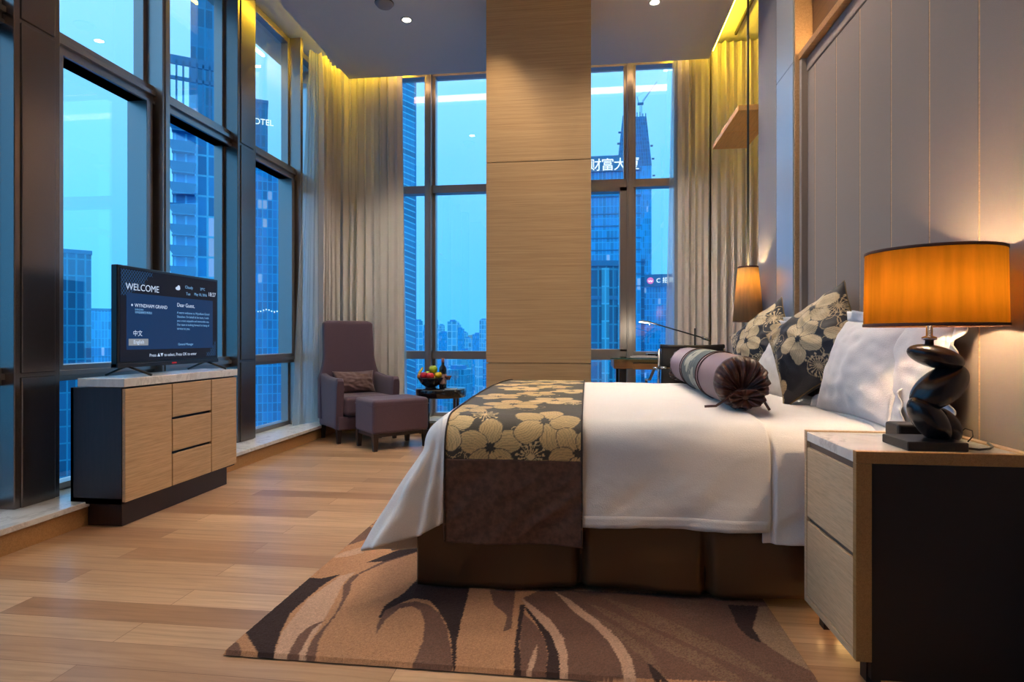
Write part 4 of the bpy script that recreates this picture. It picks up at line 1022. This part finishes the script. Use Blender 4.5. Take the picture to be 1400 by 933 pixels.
for x in (-.262, .246): ap.box(x, x+.016, -.19, .19, .125, .155)
build('apron', ap, M_DARKWOOD, t, local=True)
for x in (-.245, .245):
    for y in (-.185, .185):
        lg = MB().frustum((x-.017, x+.017, y-.017, y+.017, 0), (x-.026, x+.026, y-.026, y+.026, .155))
        for dx in (-1, 1):
            if abs(x+dx*.05) < .25: lg.prism([(x+dx*.026, y-.008), (x+dx*.06, y-.008), (x+dx*.026, y+.008)][::1], .118, .13)
        build('leg', lg, M_DARKWOOD, t, local=True)

# ------------------------------------------------------------------ side table with fruit and wine
TX, TY, TZ = -1.46, 5.90, .50
t = thing('side_table', 'round black drum-topped side table beside the armchair', 'table', (TX, TY, 0))
M_TBL = plain('black_gloss', S(16, 14, 18), .18, coat=.4)
build('tabletop', MB().lathe([(.245, .415), (.252, .42), (.252, .492), (.246, .5), (.001, .5)], (TX, TY, 0), 48, cap=False).lathe([(.24, .42), (.001, .42)], (TX, TY, 0), 48, cap=False), M_TBL, t)
for k in range(4):
    a = PI/4+k*PI/2+.12; x, y = TX+.215*math.cos(a), TY+.215*math.sin(a)
    build('leg', MB().box(x-.014, x+.014, y-.014, y+.014, 0, .42), M_TBL, t)
BX, BY = -1.552, 5.85
t = thing('fruit_bowl', 'dark footed bowl full of fruit on the round side table', 'bowl', (BX, BY, TZ))
build('bowl', MB().lathe([(.001, .026), (.05, .027), (.11, .07), (.132, .108), (.137, .110), (.132, .10), (.10, .05), (.055, .018), (.04, .012)], (BX, BY, TZ), 40, cap=False), plain('bowl_black', S(18, 20, 30), .15, coat=.5), t)
build('foot', MB().lathe([(.06, 0), (.055, .01), (.04, .018)], (BX, BY, TZ), 32), M_TBL, t)
def fruit(name, label, p, r, mat, stem=True, sq=.93, grp=None, leaf=False):
    t = thing(name, label, 'fruit', p, 0, grp)
    def f(u, v):
        a = 2*PI*u; ph = PI*(v-.5); rr = r*math.cos(ph)
        z = r*sq*math.sin(ph)-.22*r*math.exp(-(rr/(.30*r))**2)*(1 if v > .5 else -.6)
        return (p[0]+rr*math.cos(a), p[1]+rr*math.sin(a), p[2]+z)
    build('flesh', MB().grid(f, 28, 18, True), mat, t)
    if stem: build('stem', MB().tube([(p[0], p[1], p[2]+r*.66), (p[0]+.004, p[1], p[2]+r*1.15)], .0025, 6), plain('stem_brown', S(70, 50, 30), .7), t)
    if leaf: build('leaf', MB().grid(lambda u, v: (p[0]+.045*u-.01, p[1]+.014*(v-.5)*math.sin(PI*u), p[2]+r*1.0+.02*u), 10, 5), plain('leaf_green', S(40, 96, 30), .5), t, solid=.001)
M_RED = plain('apple_red', S(176, 22, 40), .3); M_GRN = plain('apple_green', S(160, 190, 50), .32); M_YEL = plain('lemon_yellow', S(232, 200, 40), .38); M_ORG = plain('orange_peel', S(226, 130, 50), .5)
bz = TZ+.125
fruit('apple', 'dark red apple at the left front of the fruit bowl', (BX-.055, BY-.060, bz+.005), .042, M_RED)
fruit('apple', 'bright red apple in the middle front of the fruit bowl', (BX+.012, BY-.072, bz+.003), .040, plain('apple_scarlet', S(206, 36, 40), .3))
fruit('apple', 'green apple on top of the fruit pile', (BX+.022, BY+.005, bz+.066), .045, M_GRN, leaf=True)
fruit('lemon', 'yellow lemon on the right of the fruit pile, topmost of the two', (BX+.083, BY-.035, bz+.012), .038, M_YEL, stem=False, sq=.86)
fruit('lemon', 'yellow lemon at the right rim of the fruit bowl', (BX+.112, BY+.02, bz-.004), .030, plain('lemon_pale', S(236, 214, 80), .4), stem=False, sq=.86)
fruit('orange', 'orange at the left rim of the fruit bowl', (BX-.105, BY-.012, bz-.006), .033, M_ORG, stem=False)
fruit('pear', 'green pear hidden at the back of the fruit bowl', (BX-.04, BY+.045, bz+.01), .042, M_GRN)
bn = MB().tube([(BX-.13, BY-.01, bz+.0), (BX-.12, BY+.02, bz+.035), (BX-.10, BY+.04, bz+.07), (BX-.095, BY+.045, bz+.085)], [.008, .014, .012, .005], 8)
single('banana', bn, plain('banana_yellow', S(220, 200, 90), .5), 'small pale banana sticking up at the left of the fruit bowl', 'fruit', loc=(BX-.13, BY, bz))
WX, WY = -1.432, 5.86
t = thing('wine_bottle', 'dark wine bottle standing behind the fruit on the side table', 'bottle', (WX, WY, TZ))
build('glass', MB().lathe([(.001, 0), (.036, .001), (.038, .01), (.038, .185), (.034, .21), (.016, .235), (.0145, .30), (.001, .301)], (WX, WY, TZ), 28, cap=False), plain('bottle_glass', S(20, 14, 18), .08, coat=.6), t)
build('label', MB().lathe([(.0385, .05), (.0387, .055), (.0387, .14), (.0385, .145)], (WX, WY, TZ), 28, cap=False), plain('bottle_label', S(180, 150, 150), .6), t)
build('capsule', MB().lathe([(.0152, .255), (.0155, .26), (.0155, .304), (.001, .305)], (WX, WY, TZ), 24, cap=False), plain('capsule_foil', S(130, 84, 84), .35, metal=.4), t)
def wineglass(x, y, label, wine):
    t = thing('wine_glass', label, 'glass', (x, y, TZ))
    build('bowl', MB().lathe([(.006, .0), (.034, .001), (.03, .004), (.004, .008), (.0035, .075), (.02, .088), (.036, .12), (.035, .155), (.033, .175)], (x, y, TZ), 28, cap=False), M_DRINK, t)
    if wine: build('wine', MB().lathe([(.001, .088), (.018, .09), (.033, .118), (.034, .13), (.001, .13)], (x, y, TZ), 24, cap=False), plain('amber_wine', S(150, 70, 30), .1), t)
M_DRINK = glassy('drinking_glass', (.93, .96, .97, 1), 1.0)
wineglass(-1.372, 5.83, 'stemmed glass with amber drink right of the bottle on the side table', True)
wineglass(-1.325, 5.93, 'empty stemmed glass at the right rear of the side table', False)
t = thing('folded_knife_set', 'white napkin with shiny cutlery lying at the right of the side table', 'cutlery', (-1.33, 5.80, TZ))
build('napkin', MB().box(-1.385, -1.275, 5.735, 5.81, TZ, TZ+.008), M_LINEN, t, bevel=.003)
build('knife', MB().box(-1.38, -1.28, 5.755, 5.765, TZ+.008, TZ+.012), M_CHROME, t)
build('fork', MB().box(-1.38, -1.28, 5.782, 5.790, TZ+.008, TZ+.012), M_CHROME, t)

# ------------------------------------------------------------------ desk corner
t = thing('desk', 'oak writing desk with glass top behind the bed at the right windows', 'desk', (.7, 5.45, 0))
DX0, DX1_, DY0, DY1 = .225, 1.25, 5.2, 5.85
M_DESK = wood('desk_oak', S(150, 106, 66), S(170, 124, 80), (3, 60, 60), .35)
build('top', MB().box(DX0, DX1_, DY0, DY1, .74, .822), M_DESK, t, bevel=.003)
build('glass_top', MB().box(DX0-.03, DX1_, DY0-.02, DY1, .8225, .834), glassy('green_glass', (.55, .78, .74, 1), 1.0), t)
build('drawer', MB().box(.385, .90, DY0-.004, DY0+.02, .735, .785), M_DESK, t, bevel=.002)
build('drawer_gap', MB().box(.385, .90, DY0-.001, DY0+.02, .785, .795), M_BLACK, t)
for x in (.30, 1.2):
    for y in (DY0+.06, DY1-.06): build('leg', MB().box(x-.03, x+.03, y-.03, y+.03, 0, .74), M_DARKWOOD, t)
t = thing('folder', 'black leather folder with white papers lying on the desk', 'folder', (.5, 5.33, .834))
build('cover', MB().box(.52, .80, 5.30, 5.50, .835, .870), M_BLACK, t, bevel=.004)
build('papers', MB().box(.37, .60, 5.235, 5.285, .835, .846).box(.385, .58, 5.24, 5.28, .846, .852), plain('paper_white', S(228, 228, 230), .7), t)
# chair
t = thing('desk_chair', 'black leather desk chair with chrome frame pushed up behind the bed', 'chair', (.78, 4.98, 0), .10)
M_LEA = plain('black_leather', S(22, 18, 17), .35)
def cback(z0, z1, dep):
    def f(u, v):
        a = 2*PI*u; cx, cy = math.copysign(abs(math.cos(a))**.3, math.cos(a)), math.copysign(abs(math.sin(a))**.4, math.sin(a))
        x = .235*cx; z = z0+(z1-z0)*v
        k = 1 if .04 < v < .96 else .8
        return (x, -.20-.03*(1-(x/.24)**2)+dep*(v-.5)+cy*.022*k, z)
    return f
build('backrest', MB().grid(cback(.775, .935, -.03), 48, 16, True).add(*((lambda g: (g.v, g.f, True))(MB().grid(cback(.60, .768, -.02), 48, 16, True)))), M_LEA, t, local=True)
build('top_roll', MB().tube([(-.245, -.212, .938), (-.12, -.235, .932), (0, -.24, .93), (.12, -.235, .932), (.245, -.212, .938)], .018, 12), M_LEA, t, local=True)
build('seat', MB().box(-.23, .23, -.17, .28, .43, .50), M_LEA, t, local=True, bevel=.03, seg=3)
fm = MB()
for sg in (-1, 1):
    fm.tube([(sg*.248, -.20, .92), (sg*.252, -.19, .62), (sg*.25, -.15, .46)], .011, 8)
    fm.tube([(sg*.252, -.19, .76), (sg*.27, -.13, .765), (sg*.28, .0, .67), (sg*.28, .16, .66), (sg*.26, .2, .52)], .012, 8)
for sg in (-1, 1): fm.tube([(sg*.2, -.24, .775), (sg*.255, -.2, .772)], .012, 8)
build('frame', fm, M_CHROME, t, local=True)
build('stem', MB().tube([(0, .05, .08), (0, .05, .43)], .025, 12), M_CHROME, t, local=True)
for k in range(5):
    a = k*2*PI/5+.3
    build('leg', MB().tube([(0, .05, .10), (.27*math.cos(a), .05+.27*math.sin(a), .05)], [.02, .012], 8).ellipsoid((.27*math.cos(a), .05+.27*math.sin(a), .028), (.028, .02, .028), nu=14, nv=8), M_CHROME, t, local=True)
# desk lamp
t = thing('desk_lamp', 'thin black balanced-arm desk lamp with lit head in front of the right window', 'lamp', (.95, 5.45, .834))
ly = 5.5
build('base', MB().lathe([(.085, 0), (.085, .012), (.02, .02), (.001, .02)], (.95, ly, .834), 28, cap=False), M_BLACK, t)
build('post', MB().tube([(.95, ly, .85), (.95, ly, 1.09)], .0075, 10), M_BLACK, t)
build('arm', MB().tube([(.555, ly, 1.146), (1.085, ly, .985)], .006, 8), M_BLACK, t)
build('counterweight', MB().tube([(1.01, ly, 1.008), (1.085, ly, .985)], .014, 12), M_CHROME, t)
lh = MB().ellipsoid((.52, ly, 1.152), (.055, .04, .009), (0, .12, 0), 28, 12)
hd = build('head', lh, M_BLACK, t)
build('light_panel', MB().ellipsoid((.508, ly, 1.143), (.05, .034, .004), (0, .12, 0), 28, 10), emis('desk_lamp_glow', (1, .93, .72, 1), 7), t)
build('switch', MB().tube([(.553, ly-.02, 1.14), (.553, ly-.02, 1.112)], .003, 6), M_CHROME, t)

# ------------------------------------------------------------------ pendant
PX, PY = 1.085, 4.25
t = thing('pendant_lamp', 'slim conical pendant lamp with yellow glow hanging on the far side of the bed', 'lamp', (PX, PY, 1.12))
M_PEND = translucent('pendant_shade', S(205, 180, 140), (.92, .66, .20, 1), .6, 0, (60, 60, 4))
build('shade', MB().lathe([(.098, 1.115), (.086, 1.28), (.066, 1.485)], (PX, PY, 0), 48, cap=False), M_PEND, t, solid=.001)
build('rim', MB().lathe([(.0665, 1.478), (.0675, 1.482), (.0675, 1.488), (.0665, 1.49)], (PX, PY, 0), 40, cap=False).lathe([(.0985, 1.113), (.0992, 1.116), (.0985, 1.119)], (PX, PY, 0), 40, cap=False), M_RIM, t)
build('spider', MB().tube([(PX-.066, PY, 1.47), (PX+.066, PY, 1.47)], .003, 6).tube([(PX, PY-.066, 1.47), (PX, PY+.066, 1.47)], .003, 6), M_RIM, t)
build('cord', MB().tube([(PX, PY, 1.47), (PX, PY, ZC)], .0075, 8), plain('cord_dark', S(36, 44, 48), .5), t)
build('bulb', MB().ellipsoid((PX, PY, 1.40), (.022, .022, .03), nu=18, nv=10), emis('pendant_bulb_glow', (1, .62, .16, 1), 25), t)

# ------------------------------------------------------------------ curtains
def curtain(name, label, p0, p1, z0, z1, folds, amp, mat, flare=0.0, seed=0, dirn=None, slant=0.0):
    p0, p1 = Vector(p0), Vector(p1); d = (p1-p0); L = d.length; d.normalize(); nn = Vector((-d.y, d.x))
    ph = [random.Random(seed).uniform(-.6, .6) for _ in range(64)]
    def f(u, v):
        s = u
        k = s*folds; i = int(k); loc_ = ph[i % 64]*(1-(k-i))+ph[(i+1) % 64]*(k-i)
        a = 2*PI*(k+.25*loc_)
        am = amp*(.65+.35*math.sin(i*1.9+seed))*(1-.35*max(0, v-.9)/.1)
        low = 1-v
        off = am*(math.sin(a)+.25*math.sin(2*a+loc_*3+v*2))+.012*math.sin(v*4+i*1.3)*low
        q = p0+d*(s*L+flare*(s-.5)*low+slant*low*(1-s)+(L/folds)*.22*math.sin(2*a)) + nn*off
        return (q.x, q.y, z0+(z1-z0)*v)
    m = MB().grid(f, int(folds*18)+1, 36)
    c = p0+d*(L/2)
    t = thing(name, label, 'curtain', (c.x, c.y, z0))
    build('drape', m, mat, t)
    hd = MB().grid(lambda u, v: tuple(Vector(f(u, .975+.025*v))+Vector((nn.x*.004, nn.y*.004, .002))), int(folds*18)+1, 3)
    build('heading', hd, mat, t)
    return t
curtain('curtain', 'taupe drape hanging along the left windows behind the armchair', (-2.76, 5.93), (-2.75, 6.31), .14, 3.96, 5, .072, M_CURTAIN, seed=1)
curtain('curtain', 'taupe drape hanging on the back windows at the left corner', (-2.82, 6.395), (-2.04, 6.375), .14, 4.0, 9, .07, M_CURTAIN, seed=2, flare=.05)
curtain('sheer_curtain', 'white sheer curtain gathered at the left windows beside the armchair', (-2.82, 5.83), (-2.79, 5.95), .135, 3.96, 4, .022, M_SHEER, seed=3, slant=-.26)
curtain('sheer_curtain', 'white sheer edge beside the back-left drape, spreading towards the floor', (-2.10, 6.42), (-2.03, 6.43), .135, 3.98, 2, .018, M_SHEER, seed=4, flare=.13)
curtain('curtain', 'pleated taupe drape at the right of the back window', (.92, 6.36), (1.24, 6.34), .14, 3.98, 5, .06, M_CURTAIN, seed=5)
curtain('curtain', 'taupe drape in the yellow-lit corner at far right', (1.25, 6.30), (1.80, 6.28), .05, 4.0, 7, .065, M_CURTAIN, seed=6)
curtain('sheer_curtain', 'narrow white sheer beside the right-hand drape', (.885, 6.42), (.95, 6.42), .135, 3.98, 2, .014, M_SHEER, seed=7, slant=-.09)

# ------------------------------------------------------------------ lamps
def light(name, kind, loc, energy, color, size=.05, rot=None, spot=None, blend=.4):
    l = bpy.data.lights.new(name, kind); l.energy = energy; l.color = color
    if kind in ('POINT', 'SPOT'): l.shadow_soft_size = size
    if kind == 'SPOT': l.spot_size = spot; l.spot_blend = blend
    o = bpy.data.objects.new(name, l); COL.objects.link(o); o.location = loc
    if rot: o.rotation_euler = rot
    return o
WARM = (1, .81, .62)
for k, (x, y, e) in enumerate(((-1.574, 5.11, 130), (.556, 5.10, 110), (-.55, 3.95, 50), (-1.5, 2.6, 55), (.45, 3.1, 62), (.45, 4.0, 48), (-.3, 1.2, 10), (-1.7, .6, 30), (-1.0, -1.0, 14))):  # first two sit at the fittings; the rest are unseen spots added as fill
    light('downlight_and_fill', 'SPOT', (x, y, 3.78), e, (1, .84, .68) if y > 5 else WARM, .03, (0, 0, 0), 1.9, .7)
light('column_wash', 'SPOT', (-.72, 4.30, 3.78), 34, (1, .74, .46), .03, (math.radians(17), 0, 0), .9, .8)
light('table_lamp_bulb', 'POINT', (SHX, SHY, 1.15), 38, (1, .66, .36), .03)
light('pendant_bulb', 'POINT', (PX, PY, 1.42), 24, (1, .68, .30), .02)
light('desk_lamp_bulb', 'POINT', (.508, 5.5, 1.125), 2, (1, .9, .7), .03)
SC.view_settings.view_transform = 'Standard'; SC.view_settings.look = 'None'; SC.view_settings.gamma = 1.0
SC.view_settings.exposure = 0.5; SC.view_settings.use_curve_mapping = False
SC.cycles.use_denoising = True
SC.cycles.max_bounces = 10; SC.cycles.diffuse_bounces = 5; SC.cycles.transparent_max_bounces = 24; SC.cycles.transmission_bounces = 8
SC.cycles.sample_clamp_indirect = 6.0; SC.cycles.caustics_reflective = False; SC.cycles.caustics_refractive = False
